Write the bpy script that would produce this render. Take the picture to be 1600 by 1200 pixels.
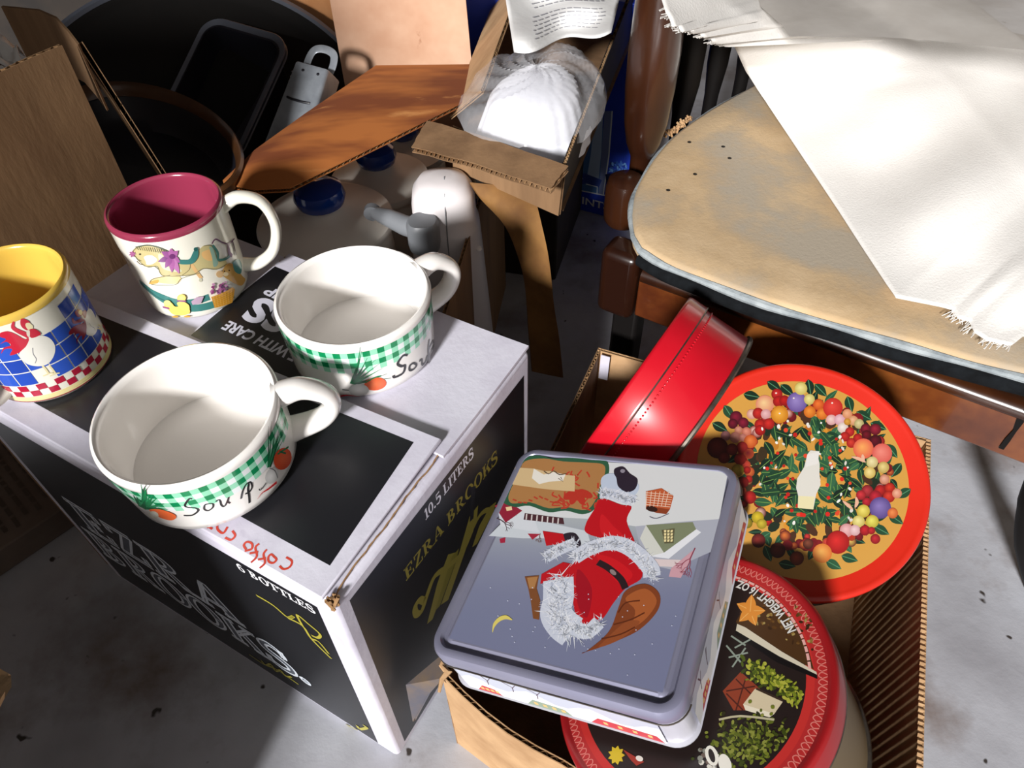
import bpy, bmesh, math, random
import numpy as np
from mathutils import Vector, Matrix
from mathutils.geometry import tessellate_polygon
for o in list(bpy.data.objects): bpy.data.objects.remove(o)
scene = bpy.context.scene
COL = scene.collection
rnd = random.Random(7)
PI = math.pi

# ---------------------------------------------------------------- camera
FPX, PITCH, ROLL, CAMZ = 1148.5, .7347, -.0215, .7282
_cx, _sx, _cr, _sr = math.cos(PITCH), math.sin(PITCH), math.cos(ROLL), math.sin(ROLL)
CM = np.array([[1, 0, 0], [0, _cx, -_sx], [0, _sx, _cx]]) @ np.array([[_cr, -_sr, 0], [_sr, _cr, 0], [0, 0, 1]])
CC = np.array([0, 0, CAMZ])
cam_data = bpy.data.cameras.new('camera'); cam = bpy.data.objects.new('camera', cam_data); COL.objects.link(cam)
cam_data.sensor_fit = 'HORIZONTAL'; cam_data.sensor_width = 36.0; cam_data.lens = 36.0 * FPX / 1600.0
cam_data.clip_start = .02
cam.matrix_world = Matrix([[*CM[0], 0], [*CM[1], 0], [*CM[2], CAMZ], [0, 0, 0, 1]])
scene.camera = cam

# ---------------------------------------------------------------- light
world = bpy.data.worlds.new('world'); scene.world = world; world.use_nodes = True
bgn = world.node_tree.nodes['Background']
bgn.inputs[0].default_value = (1.0, .945, .89, 1); bgn.inputs[1].default_value = .25
sun_d = bpy.data.lights.new('sun', 'SUN'); sun = bpy.data.objects.new('sun', sun_d); COL.objects.link(sun)
SUNDIR = Vector((.33, .83, -.43)).normalized()
sun.rotation_euler = SUNDIR.to_track_quat('-Z', 'Y').to_euler()
sun_d.energy = 6.2; sun_d.angle = math.radians(7.5); sun_d.color = (1.0, .985, .975)
scene.view_settings.view_transform = 'Standard'; scene.view_settings.look = 'None'
scene.view_settings.exposure = 0.0; scene.view_settings.gamma = 1.0; scene.view_settings.use_curve_mapping = False

# ---------------------------------------------------------------- helpers
def ray(x, y): return CM @ np.array([(x - 800) / FPX, -(y - 600) / FPX, -1.])
def at(x, y, z):
    d = ray(x, y); t = (z - CAMZ) / d[2]; return CC + t * d
def onplane(x, y, P, n):
    d = ray(x, y); t = np.dot(np.array(P) - CC, n) / np.dot(d, n); return CC + t * d
def unit(v): v = np.array(v, float); return v / np.linalg.norm(v)
def lin(h):
    if not isinstance(h, str): return (*h[:3], 1.0)
    h = h.lstrip('#'); out = []
    if len(h) == 3: h = ''.join(q * 2 for q in h)
    for i in (0, 2, 4):
        c = int(h[i:i + 2], 16) / 255; out.append(c / 12.92 if c <= .04045 else ((c + .055) / 1.055) ** 2.4)
    return (*out, 1.0)
def lerp(a, b, t): return a + (b - a) * t
def smooth(pts, n=6, closed=False):
    P = [np.array(p, float) for p in pts]; out = []; N = len(P)
    for i in range(N if closed else N - 1):
        p0 = P[(i - 1) % N] if closed or i > 0 else P[0]; p1 = P[i]; p2 = P[(i + 1) % N]
        p3 = P[(i + 2) % N] if closed or i + 2 < N else P[-1]
        for k in range(n):
            t = k / n
            out.append(.5 * ((2 * p1) + (p2 - p0) * t + (2 * p0 - 5 * p1 + 4 * p2 - p3) * t * t + (3 * p1 - p0 - 3 * p2 + p3) * t ** 3))
    if not closed: out.append(P[-1])
    return out

MATS = {}
def mat(name, c, rough=.6, c2=None, scale=20., detail=4., stretch=(1, 1, 1), metal=0., bump=0., bscale=None, coat=0.,
        lo=.35, hi=.65, c3=None, s3=60., t3=(.62, .7), spec=.5, alpha=1., trans=0., wave=None, rough2=None, c4=None, s4=70., t4=(.70, .73)):
    m = bpy.data.materials.new(name); m.use_nodes = True; nt = m.node_tree; N = nt.nodes; L = nt.links
    b = N['Principled BSDF']; b.inputs['Roughness'].default_value = rough; b.inputs['Metallic'].default_value = metal
    b.inputs['Base Color'].default_value = lin(c); b.inputs['Coat Weight'].default_value = coat
    b.inputs['Specular IOR Level'].default_value = spec; b.inputs['Coat Roughness'].default_value = .08
    b.inputs['Alpha'].default_value = alpha; b.inputs['Transmission Weight'].default_value = trans
    tc = N.new('ShaderNodeTexCoord'); mp = N.new('ShaderNodeMapping'); L.new(tc.outputs['Object'], mp.inputs[0])
    mp.inputs['Scale'].default_value = stretch
    def noise(s, d=detail):
        n = N.new('ShaderNodeTexNoise'); n.inputs['Scale'].default_value = s; n.inputs['Detail'].default_value = d
        n.inputs['Roughness'].default_value = .6; L.new(mp.outputs[0], n.inputs['Vector']); return n
    def ramp(src, a, bb):
        r = N.new('ShaderNodeMapRange'); r.inputs[1].default_value = a; r.inputs[2].default_value = bb; L.new(src, r.inputs[0]); return r.outputs[0]
    def mix(f, a, bb):
        x = N.new('ShaderNodeMix'); x.data_type = 'RGBA'; L.new(f, x.inputs[0])
        for k, v in ((6, a), (7, bb)):
            if isinstance(v, (tuple, str)): x.inputs[k].default_value = lin(v)
            else: L.new(v, x.inputs[k])
        return x.outputs[2]
    col = c; f = None
    if c2:
        f = ramp(noise(scale).outputs[0], lo, hi); col = mix(f, c, c2)
    if wave:
        w = N.new('ShaderNodeTexWave'); w.inputs['Scale'].default_value = wave[0]; w.inputs['Distortion'].default_value = wave[1]
        w.inputs['Detail'].default_value = 3; L.new(mp.outputs[0], w.inputs['Vector']); col = mix(ramp(w.outputs[1], wave[3], wave[4]), col, wave[2])
    if c3: col = mix(ramp(noise(s3, 6).outputs[0], *t3), col, c3)
    if c4: col = mix(ramp(noise(s4, 2).outputs[0], *t4), col, c4)
    if not isinstance(col, (tuple, str)): L.new(col, b.inputs['Base Color'])
    if rough2 is not None and f is not None:
        r = N.new('ShaderNodeMapRange'); r.inputs[3].default_value = rough; r.inputs[4].default_value = rough2; L.new(f, r.inputs[0]); L.new(r.outputs[0], b.inputs['Roughness'])
    if bump:
        bp = N.new('ShaderNodeBump'); bp.inputs['Strength'].default_value = bump; bp.inputs['Distance'].default_value = .002
        L.new(noise(bscale or scale * 3).outputs[0], bp.inputs['Height']); L.new(bp.outputs[0], b.inputs['Normal'])
    MATS[name] = m; return m
def printmat(name, rough, coat=0.):
    m = bpy.data.materials.new(name); m.use_nodes = True; N = m.node_tree.nodes
    a = N.new('ShaderNodeVertexColor'); a.layer_name = 'ink'
    b = N['Principled BSDF']; m.node_tree.links.new(a.outputs[0], b.inputs['Base Color'])
    b.inputs['Roughness'].default_value = rough; b.inputs['Coat Weight'].default_value = coat; b.inputs['Coat Roughness'].default_value = .1
    MATS[name] = m; return m

class MB:
    def __init__(s): s.v = []; s.f = []
    def add(s, v, f):
        o = len(s.v); s.v += [tuple(map(float, p)) for p in v]; s.f += [tuple(i + o for i in q) for q in f]; return s
    def obox(s, o, a, b, c):
        o, a, b, c = (np.array(q, float) for q in (o, a, b, c))
        vs = [o, o + a, o + a + b, o + b, o + c, o + a + c, o + a + b + c, o + b + c]
        fs = [(0, 3, 2, 1), (4, 5, 6, 7), (0, 1, 5, 4), (1, 2, 6, 5), (2, 3, 7, 6), (3, 0, 4, 7)]
        if np.dot(np.cross(a, b), c) < 0: fs = [f[::-1] for f in fs]
        return s.add(vs, fs)
    def box(s, p, q): return s.obox(p, (q[0] - p[0], 0, 0), (0, q[1] - p[1], 0), (0, 0, q[2] - p[2]))
    def lathe(s, prof, n=64, sy=1., c=(0, 0, 0)):
        vs = []; fs = []; m = len(prof)
        for i in range(n):
            a = 2 * PI * i / n
            for r, z in prof: vs.append((c[0] + r * math.cos(a), c[1] + r * math.sin(a) * sy, c[2] + z))
        for i in range(n):
            j = (i + 1) % n
            for k in range(m - 1): fs.append((i * m + k, j * m + k, j * m + k + 1, i * m + k + 1))
        s.add(vs, fs); return s
    def tube(s, path, rad, n=12, rb=None, up=None, caps=True):
        P = [np.array(p, float) for p in path]; m = len(P); vs = []; fs = []
        R = rad if isinstance(rad, (list, tuple)) else [rad] * m
        prev = None
        for i in range(m):
            t = unit(P[min(i + 1, m - 1)] - P[max(i - 1, 0)])
            if prev is None:
                u0 = np.array(up, float) if up is not None else (np.array([0, 0, 1.]) if abs(t[2]) < .9 else np.array([1., 0, 0]))
            else: u0 = prev
            b = unit(u0 - t * np.dot(u0, t)); prev = b; w = np.cross(t, b)
            k = rb[i] if isinstance(rb, (list, tuple)) else (rb if rb else R[i])
            for j in range(n):
                a = 2 * PI * j / n; vs.append(P[i] + w * R[i] * math.cos(a) + b * k * math.sin(a))
        for i in range(m - 1):
            for j in range(n):
                q = (j + 1) % n; fs.append((i * n + j, i * n + q, (i + 1) * n + q, (i + 1) * n + j))
        if caps: fs.append(tuple(range(n))[::-1]); fs.append(tuple((m - 1) * n + j for j in range(n)))
        return s.add(vs, fs)
    def grid(s, fn, ns, nt, flip=False):
        vs = [fn(i / ns, j / nt) for i in range(ns + 1) for j in range(nt + 1)]; k = nt + 1
        fs = [(i * k + j, (i + 1) * k + j, (i + 1) * k + j + 1, i * k + j + 1) for i in range(ns) for j in range(nt)]
        if flip: fs = [f[::-1] for f in fs]
        return s.add(vs, fs)
    def slab(s, fn, ns, nt, h0, h1):
        "closed plate: fn(s,t,h)"
        k = nt + 1; n0 = (ns + 1) * k
        vs = [fn(i / ns, j / nt, h) for h in (h0, h1) for i in range(ns + 1) for j in range(nt + 1)]; fs = []
        for i in range(ns):
            for j in range(nt):
                a = i * k + j; fs.append((a, a + 1, a + k + 1, a + k)); fs.append((n0 + a, n0 + a + k, n0 + a + k + 1, n0 + a + 1))
        for i in range(ns):
            a = i * k; fs.append((a, a + k, n0 + a + k, n0 + a)); b = i * k + nt; fs.append((b + k, b, n0 + b, n0 + b + k))
        for j in range(nt):
            fs.append((j + 1, j, n0 + j, n0 + j + 1)); b = ns * k + j; fs.append((b, b + 1, n0 + b + 1, n0 + b))
        return s.add(vs, fs)
    def prism(s, poly, fn, h0, h1):
        n = len(poly); vs = [fn(x, y, h0) for x, y in poly] + [fn(x, y, h1) for x, y in poly]
        fs = [tuple(range(n))[::-1], tuple(range(n, 2 * n))] + [(i, (i + 1) % n, n + (i + 1) % n, n + i) for i in range(n)]
        return s.add(vs, fs)

ROOTM = {}
def rootof(o):
    while o.parent: o = o.parent
    return o
def obj(name, mb, m, parent=None, world=False, bevel=0., seg=2, ang=38, kind=None, sub=0):
    me = bpy.data.meshes.new(name); v = mb.v
    if parent is not None and world:
        inv = np.array(ROOTM[rootof(parent).name].inverted()); A = np.array(v)
        v = (A @ inv[:3, :3].T + inv[:3, 3]).tolist()
    me.from_pydata(v, [], mb.f)
    bm = bmesh.new(); bm.from_mesh(me); bmesh.ops.recalc_face_normals(bm, faces=bm.faces); bm.to_mesh(me); bm.free()
    me.polygons.foreach_set('use_smooth', [True] * len(me.polygons)); me.set_sharp_from_angle(angle=math.radians(ang))
    me.materials.append(MATS[m]); o = bpy.data.objects.new(name, me); COL.objects.link(o)
    if parent is not None: o.parent = parent
    if bevel:
        b = o.modifiers.new('bevel', 'BEVEL'); b.width = bevel; b.segments = seg; b.limit_method = 'ANGLE'; b.angle_limit = math.radians(35)
    if sub:
        b = o.modifiers.new('sub', 'SUBSURF'); b.levels = sub; b.render_levels = sub
    if kind: o['kind'] = kind
    return o
def tag(o, label, cat, group=None, kind=None):
    o['label'] = label; o['category'] = cat
    if group: o['group'] = group
    if kind: o['kind'] = kind
    return o
def thing(name, label, cat, loc=(0, 0, 0), R=None, rz=0., group=None):
    o = bpy.data.objects.new(name, None); COL.objects.link(o); o.empty_display_size = .02
    M = Matrix.Translation(Vector([float(q) for q in loc]))
    if R is not None: M = M @ Matrix([[float(q) for q in r] for r in R]).to_4x4()
    else: M = M @ Matrix.Rotation(rz, 4, 'Z')
    o.matrix_world = M; ROOTM[o.name] = M; tag(o, label, cat, group); return o
def frame_z(n, xdir=(1, 0, 0)):
    n = unit(n); x = np.array(xdir, float); x = unit(x - n * np.dot(x, n)); return np.stack([x, np.cross(n, x), n], 1)

_T = {}
def text_tris(body, bold=0., shear=0.):
    key = (body, bold, shear)
    if key in _T: return _T[key]
    cu = bpy.data.curves.new('t', 'FONT'); cu.body = body; cu.offset = bold; cu.shear = shear; cu.resolution_u = 4
    o = bpy.data.objects.new('t', cu); COL.objects.link(o)
    dg = bpy.context.evaluated_depsgraph_get(); me = o.evaluated_get(dg).to_mesh(); me.calc_loop_triangles()
    V = [tuple(v.co[:2]) for v in me.vertices]; tr = [[V[i] for i in t.vertices] for t in me.loop_triangles]
    w = max(v[0] for v in V); o.evaluated_get(dg).to_mesh_clear(); bpy.data.objects.remove(o); bpy.data.curves.remove(cu)
    _T[key] = (tr, w); return _T[key]

class Print:
    """flat ink: polygons in a surface's own 2-D coordinates, each laid a few microns over the last"""
    def __init__(s, fn, inv=None, maxe=None, h0=.00012, dh=.000006):
        s.fn = fn; s.inv = inv; s.maxe = maxe; s.h = h0; s.dh = dh; s.tri = []; s.K = None; s.gain = 1.
    def crop(s, x0, y0, k): s.K = (x0, y0, k); return s
    def c(s, p):
        if s.K is None: return np.array(p, float)
        return np.array(s.inv(s.K[0] + p[0] / s.K[2], s.K[1] + p[1] / s.K[2]))
    def raw(s, P, cols):
        if s.maxe:
            st = [(P, cols)]
            while st:
                P, cl = st.pop(); e = [np.linalg.norm(P[i] - P[(i + 1) % 3]) for i in range(3)]; k = int(np.argmax(e))
                if e[k] <= s.maxe: s.tri.append((P, cl, s.h)); continue
                a, b, c_ = P[k], P[(k + 1) % 3], P[(k + 2) % 3]; ca, cb, cc = cl[k], cl[(k + 1) % 3], cl[(k + 2) % 3]
                mm = (a + b) / 2; cm = tuple((np.array(ca) + np.array(cb)) / 2)
                st.append(([a, mm, c_], [ca, cm, cc])); st.append(([mm, b, c_], [cm, cb, cc]))
        else: s.tri.append((P, cols, s.h))
    def poly(s, pts, col, conv=True, nl=True):
        P = [s.c(p) if conv else np.array(p, float) for p in pts]; cl = lin(col)
        for t in tessellate_polygon([[Vector((p[0], p[1], 0)) for p in P]]): s.raw([P[i] for i in t], [cl] * 3)
        if nl: s.h += s.dh
    def blob(s, pts, col, n=5): s.poly(smooth(pts, n, True), col)
    def ell(s, x, y, rx, ry=None, a=0., col='#fff', edge=None, n=18, off=(0, 0), conv=True):
        ry = ry or rx; ca, sa = math.cos(a), math.sin(a); f = (lambda p: s.c(p)) if conv else (lambda p: np.array(p, float))
        ring = [f((x + rx * math.cos(t) * ca - ry * math.sin(t) * sa, y + rx * math.cos(t) * sa + ry * math.sin(t) * ca)) for t in (2 * PI * k / n for k in range(n))]
        c0 = f((x + off[0] * rx, y + off[1] * ry)); ci, ce = lin(col), lin(edge or col)
        for k in range(n): s.raw([c0, ring[k], ring[(k + 1) % n]], [ci, ce, ce])
        s.h += s.dh
    def stroke(s, pts, w, col, sm=0, conv=True, taper=False):
        if sm: pts = smooth(pts, sm)
        P = [s.c(p) if conv else np.array(p, float) for p in pts]; n = len(P)
        if conv and s.K is not None:
            q = s.c((pts[0][0] + 3, pts[0][1])); q2 = s.c((pts[0][0], pts[0][1] + 3)); w = w * (np.linalg.norm(q - P[0]) + np.linalg.norm(q2 - P[0])) / 6
        Lf = []; Rt = []
        for i in range(n):
            t = P[min(i + 1, n - 1)] - P[max(i - 1, 0)]; t = t / (np.linalg.norm(t) + 1e-12); nn = np.array([-t[1], t[0]])
            k = w / 2
            if taper: k *= max(.12, 1 - i / (n - 1)) if taper == 1 else max(.15, math.sin(PI * (i + .3) / (n - .4)))
            Lf.append(P[i] + nn * k); Rt.append(P[i] - nn * k)
        cl = lin(col)
        for i in range(n - 1):
            s.raw([Lf[i], Rt[i], Rt[i + 1]], [cl] * 3); s.raw([Lf[i], Rt[i + 1], Lf[i + 1]], [cl] * 3)
        s.h += s.dh
    def leaf(s, x, y, L, w, a, col, mid=None):
        ca, sa = math.cos(a), math.sin(a); up = []; dn = []
        for k in range(9):
            t = k / 8; q = w * math.sin(PI * t ** .8) * .5; X = (t - .5) * L
            up.append((x + X * ca - q * sa, y + X * sa + q * ca)); dn.append((x + X * ca + q * sa, y + X * sa - q * ca))
        s.poly(up + dn[::-1][1:-1], col)
        if mid: s.stroke([(x - L * .45 * ca, y - L * .45 * sa), (x + L * .45 * ca, y + L * .45 * sa)], w * .07, mid)
    def text(s, body, o, ex, ey, col, bold=0., shear=0., fit=True):
        "text along vector ex (whole width when fit), letter height vector ey, origin o, in surface coordinates"
        tr, w = text_tris(body, bold, shear); o, ex, ey = (np.array(q, float) for q in (o, ex, ey)); cl = lin(col)
        k = 1 / w if fit else 1
        for t in tr: s.raw([o + ex * p[0] * k + ey * p[1] / .72 for p in t], [cl] * 3)
        s.h += s.dh
    def glyphs(s, body, o, ex, ey, col, outline=None, ow=.05):
        o, ex, ey = (np.array(q, float) for q in (o, ex, ey)); W = sum(SERIF[c][0] for c in body); x = 0
        for c in body:
            w, ps = SERIF[c]
            for p in ps: s.poly([o + ex * ((x + q[0]) / W) + ey * q[1] for q in p], col, conv=False, nl=False)
            if outline:
                s.h += s.dh
                for p in ps: s.stroke([o + ex * ((x + q[0]) / W) + ey * q[1] for q in p + [p[0]]], ow, outline, conv=False)
            x += w
        s.h += s.dh
    def build(s, name, m, parent, cap=None):
        vs = []; fs = []; cs = []
        if cap:
            h0 = min(t[2] for t in s.tri); hm = max(t[2] for t in s.tri) - h0; k = min(1., cap / max(hm, 1e-9)); s.tri = [(a, b, h0 + (h - h0) * k) for a, b, h in s.tri]
        for P, cl, h in s.tri:
            o = len(vs); vs += [tuple(map(float, s.fn(p[0], p[1], h))) for p in P]; fs.append((o, o + 1, o + 2)); cs += [tuple(min(.85, q * s.gain) for q in c[:3]) + (1.,) for c in cl]
        me = bpy.data.meshes.new(name); me.from_pydata(vs, [], fs)
        ca = me.color_attributes.new('ink', 'FLOAT_COLOR', 'CORNER'); ca.data.foreach_set('color', np.array(cs, dtype=np.float32).ravel())
        me.materials.append(MATS[m]); o = bpy.data.objects.new(name, me); COL.objects.link(o); o.parent = parent; return o

def rect(x0, y0, x1, y1): return [(x0, y0), (x1, y0), (x1, y1), (x0, y1)]
def ringpart(cx, cy, rx, ry, wx, wy, a0, a1, n=12):
    A = [a0 + (a1 - a0) * k / n for k in range(n + 1)]
    return [(cx + rx * math.cos(a), cy + ry * math.sin(a)) for a in A] + [(cx + (rx - wx) * math.cos(a), cy + (ry - wy) * math.sin(a)) for a in A[::-1]]
def thick(pts, ws):
    P = [np.array(p) for p in smooth(pts, 5)]; n = len(P); L = []; R = []
    for i in range(n):
        t = unit(P[min(i + 1, n - 1)] - P[max(i - 1, 0)]); q = np.array([-t[1], t[0]]) * lerp(ws[0], ws[1], math.sin(PI * i / (n - 1))) / 2
        L.append(tuple(P[i] + q)); R.append(tuple(P[i] - q))
    return L + R[::-1]
H_ = PI / 2
SERIF = {
 'E': (.82, [rect(.1, 0, .3, 1), rect(0, .9, .7, 1), rect(0, 0, .72, .1), rect(.3, .46, .52, .55), rect(.6, .72, .7, .9), rect(.62, .1, .72, .3), rect(.46, .36, .54, .65)]),
 'Z': (.8, [rect(.05, .9, .68, 1), rect(.03, 0, .7, .1), [(.03, .1), (.25, .1), (.68, .9), (.46, .9)], rect(.05, .7, .14, .9), rect(.61, .1, .7, .32)]),
 'R': (.92, [rect(.1, 0, .3, 1), rect(0, 0, .4, .08), rect(0, .92, .35, 1), ringpart(.32, .73, .4, .27, .2, .09, -H_, H_), [(.36, .46), (.52, .46), (.86, 0), (.62, 0)], rect(.6, 0, .92, .08)]),
 'A': (.95, [[(.42, 1), (.56, 1), (.92, 0), (.66, 0)], [(.4, .92), (.48, 1), (.19, 0), (.1, 0)], rect(.2, .28, .7, .36), rect(0, 0, .32, .08), rect(.58, 0, .98, .08)]),
 'B': (.88, [rect(.1, 0, .3, 1), rect(0, 0, .35, .08), rect(0, .92, .35, 1), ringpart(.3, .75, .36, .25, .2, .09, -H_, H_), ringpart(.3, .27, .44, .27, .22, .09, -H_, H_)]),
 'O': (.95, [ringpart(.46, .5, .44, .52, .21, .1, 0, 2 * PI, 26)]),
 'K': (.95, [rect(.1, 0, .3, 1), rect(0, 0, .4, .08), rect(0, .92, .4, 1), [(.3, .36), (.3, .5), (.72, .94), (.82, .94)], [(.42, .6), (.58, .66), (.88, 0), (.64, 0)], rect(.58, 0, .95, .08), rect(.58, .92, .92, 1)]),
 'S': (.76, [thick([(.62, .72), (.56, .92), (.32, 1.0), (.12, .86), (.16, .64), (.4, .52), (.6, .36), (.6, .12), (.34, 0), (.1, .1), (.06, .3)], (.08, .2)), rect(.56, .68, .64, 1), rect(.04, 0, .12, .34)]),
 'L': (.78, [rect(.1, 0, .3, 1), rect(0, .92, .42, 1), rect(0, 0, .7, .1), rect(.61, .1, .7, .35)]),
 'I': (.46, [rect(.12, 0, .32, 1), rect(0, .92, .44, 1), rect(0, 0, .44, .08)]),
 'T': (.85, [rect(.3, 0, .5, 1), rect(0, .9, .8, 1), rect(0, .66, .09, .9), rect(.71, .66, .8, .9), rect(.18, 0, .62, .08)]),
 '1': (.5, [rect(.16, 0, .34, 1), rect(.02, 0, .48, .08), [(.0, .78), (.16, .8), (.16, 1)]]),
 '0': (.7, [ringpart(.34, .5, .32, .5, .17, .1, 0, 2 * PI, 24)]),
 '5': (.7, [thick([(.1, .5), (.34, .6), (.58, .46), (.58, .16), (.34, 0), (.06, .1)], (.1, .18)), rect(.1, .5, .18, 1), rect(.1, .88, .58, 1)]),
 '6': (.72, [ringpart(.34, .3, .32, .32, .17, .1, 0, 2 * PI, 22), thick([(.56, .86), (.4, .98), (.14, .74), (.06, .34)], (.1, .18))]),
 '.': (.34, [ringpart(.14, .1, .11, .11, .1, .1, 0, 2 * PI, 10)]), ' ': (.42, []),
}

# ---------------------------------------------------------------- materials
mat('concrete', '#b9bbc2', .5, '#97979d', 5, lo=.38, hi=.68, c3='#664f3f', s3=6, t3=(.52, .74), c4='#3a3430', s4=42, t4=(.69, .73), bump=.25, bscale=60)
mat('plaster', '#6d655e', .9, '#574f49', 6)
mat('card_white', '#d6d4e0', .62, '#c3bfcd', 14, c3='#a7a0b4', s3=30, t3=(.66, .8), bump=.12, bscale=160)
mat('card_brown', '#8a6a4a', .85, '#73563a', 30, stretch=(1, 1, .15), bump=.2, bscale=220)
mat('card_left', '#a07e5a', .85, '#8c6c4c', 18, stretch=(1, 1, .3), bump=.25, bscale=120)
mat('card_tan', '#b8946c', .85, '#a07c56', 24, bump=.2, bscale=180)
mat('card_rust', '#b0682e', .8, '#7a3d18', 7, lo=.42, hi=.56, stretch=(.55, 1.6, 1), c3='#c98a4e', s3=16, t3=(.62, .72))
mat('card_pink', '#caa489', .85, '#b98e72', 12, c3='#8f5a38', s3=26, t3=(.66, .74))
mat('card_orange', '#c98f5e', .85, '#b67b4a', 12)
mat('card_edge', '#a8835a', .9, '#7d5c3a', 160)
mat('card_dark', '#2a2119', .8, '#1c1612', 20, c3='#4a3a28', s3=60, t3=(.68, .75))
mat('card_gold', '#8a6230', .8, '#6a4620', 18, bump=.15)
mat('ceramic', '#efebe6', .18, coat=.6)
mat('ceramic_cream', '#ece8da', .16, coat=.7)
mat('ceramic_burgundy', '#8c3049', .18, coat=.6)
mat('ceramic_yellow', '#deb850', .2, coat=.6)
mat('stoneware', '#e6e0d6', .4, '#dcd5ca', 10)
mat('blue_glaze', '#123a8c', .15, coat=.6)
mat('plastic_white', '#dcd6d6', .35)
mat('plastic_grey', '#75787c', .4)
mat('plastic_clear', '#e6e6ea', .12, alpha=.22, bump=.6, bscale=60)
mat('plastic_film', '#b9b4ae', .25, '#a59f98', 8, alpha=.8, bump=.5, bscale=14)
mat('filter_paper', '#e9eaf2', .85, bump=.2, bscale=150)
mat('paper', '#e6e5e3', .8, bump=.3, bscale=40)
mat('tin_red', '#c41626', .28, '#b81020', 8, coat=.3)
mat('tin_orange_red', '#c8281a', .32, '#bd2212', 9, coat=.25)
mat('tin_dark_red', '#96181c', .35, coat=.3)
mat('tin_edge', '#7d766c', .35, '#5a5048', 60, metal=.8)
mat('tin_silver', '#8f8fa2', .36, '#83839a', 7, metal=.35, coat=.3)
mat('tin_side', '#c9c9d0', .35, '#bcbcc8', 9, metal=.2, coat=.25)
mat('tin_gold', '#75644a', .4, metal=.4)
mat('wood', '#220f08', .28, '#4a2710', 9, lo=.45, hi=.8, stretch=(1, 1, .25), coat=.3, c3='#2a0f08', s3=18, t3=(.6, .75))
mat('wood_burl', '#5e2e12', .32, '#8a5020', 12, lo=.4, hi=.7, coat=.4, c3='#3a160a', s3=9, t3=(.5, .72))
mat('wood_black', '#0b0807', .6, spec=.2)
mat('cushion', '#c4aa86', .95, '#b0946e', 14, c3='#a89c8a', s3=7, t3=(.48, .62), bump=.22, bscale=260)
mat('cushion_edge', '#a3aaac', .95, '#7c8488', 40, bump=.5, bscale=200)
mat('black_welt', '#0a0b0d', .95, '#14171a', 60, spec=.15)
mat('cloth', '#e7e4df', .9, '#ddd9d4', 8, bump=.25, bscale=420)
mat('pan_black', '#15151a', .32, '#1e1e26', 14)
mat('pan_brown', '#3a2415', .28, '#5b3a20', 9, coat=.4)
mat('pan_grey', '#5c616c', .45, '#4c505a', 9)
mat('pan_dull', '#0b0908', .75, '#120f0d', 9, spec=.2)
mat('steel_dark', '#5a5048', .45, '#6e5a48', 30, metal=.6)
mat('steel', '#a9afb6', .38, '#8a9098', 20, metal=.35)
mat('steel_rust', '#6b4a34', .5, '#80604a', 30, metal=.5)
mat('box_blue', '#2c4ad0', .4, '#2440b8', 8)
mat('box_grey', '#4d4c55', .6, '#6a5a4a', 30)
mat('faded', '#6f6258', .8, '#594c43', 9)
mat('speck', '#1a1512', .6)
printmat('ink', .38); printmat('ink_matte', .6); printmat('ink_gloss', .2, .5)

# ---------------------------------------------------------------- setting
def struct(name, mb, m, **k):
    o = obj(name, mb, m, **k); o['kind'] = 'structure'; return o
struct('floor', MB().box((-2.2, -1.6, -.05), (2.2, 2.6, 0)), 'concrete')
struct('wall_back', MB().box((-2.2, 2.5, 0), (2.2, 2.6, 2.4)), 'plaster')
struct('wall_left', MB().box((-2.2, -.2, 0), (-2.1, 2.5, 2.4)), 'plaster')
struct('wall_right', MB().box((2.1, .9, 0), (2.2, 2.5, 2.4)), 'plaster')
struct('ceiling', MB().box((-2.2, -.2, 2.4), (2.2, 2.6, 2.5)), 'plaster')

# ---------------------------------------------------------------- black and white bottle carton
RZ = .5298
BA = np.array([math.cos(RZ), -math.sin(RZ), 0]); BB = np.array([math.sin(RZ), math.cos(RZ), 0]); BO = np.array([-.1113, .1994, 0])
carton = thing('bottle_carton', 'black and white printed bottle carton with four mugs standing on its closed flaps', 'box', BO, rz=-RZ)
body = obj('body', MB().box((-.375, 0, 0), (0, .25, .3085)), 'card_white', carton, bevel=.0045, seg=3)
def c_front(x, y): p = onplane(x, y, BO, BB) - BO; return p @ BA, p[2]
def c_right(x, y): p = onplane(x, y, BO, BA) - BO; return p @ BB, p[2]
BLK = '#17181c'; GOLD = '#7d7230'
P = Print(lambda u, v, h: (u, -h, v), c_front)
P.poly([(-.362, .01), (-.022, .006), (-.0165, .293), (-.362, .289)], BLK)
P.glyphs('6 BOTTLES', (-.089, .2755), (.068, .002), (0, .0105), '#e9e9f2')
P.glyphs('EZRA', (-.335, .128), (.195, 0), (0, .056), '#565c66', '#d8dfe8', .0034)
P.glyphs('BROOKS.', (-.352, .066), (.272, 0), (0, .054), '#565c66', '#d8dfe8', .0034)
P.crop(0, 750, 8 / 3)
for q, w in (([(1070, 478), (1140, 520), (1200, 570), (1225, 565), (1205, 572)], 5), ([(1200, 572), (1262, 605), (1300, 660), (1382, 742)], 5),
          ([(1262, 605), (1240, 560), (1290, 600), (1335, 640), (1325, 655), (1300, 645)], 5), ([(1300, 660), (1330, 672), (1372, 722)], 4),
          ([(1490, 1022), (1500, 1036), (1530, 1030), (1515, 1020)], 4), ([(1040, 725), (1100, 765), (1150, 785), (1210, 825), (1245, 850)], 3),
          ([(1090, 750), (1110, 770), (1130, 765), (1150, 795), (1170, 790), (1190, 815), (1215, 818)], 3), ([(1380, 985), (1440, 1015), (1490, 1040)], 2)):
    P.stroke(q, w, '#a39a3a', sm=4)
P.build('printed_front', 'ink', body)
P = Print(lambda u, v, h: (h, u, v), c_right)
P.poly([(.012, .012), (.239, .014), (.2395, .289), (.0125, .296)], BLK)
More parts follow.
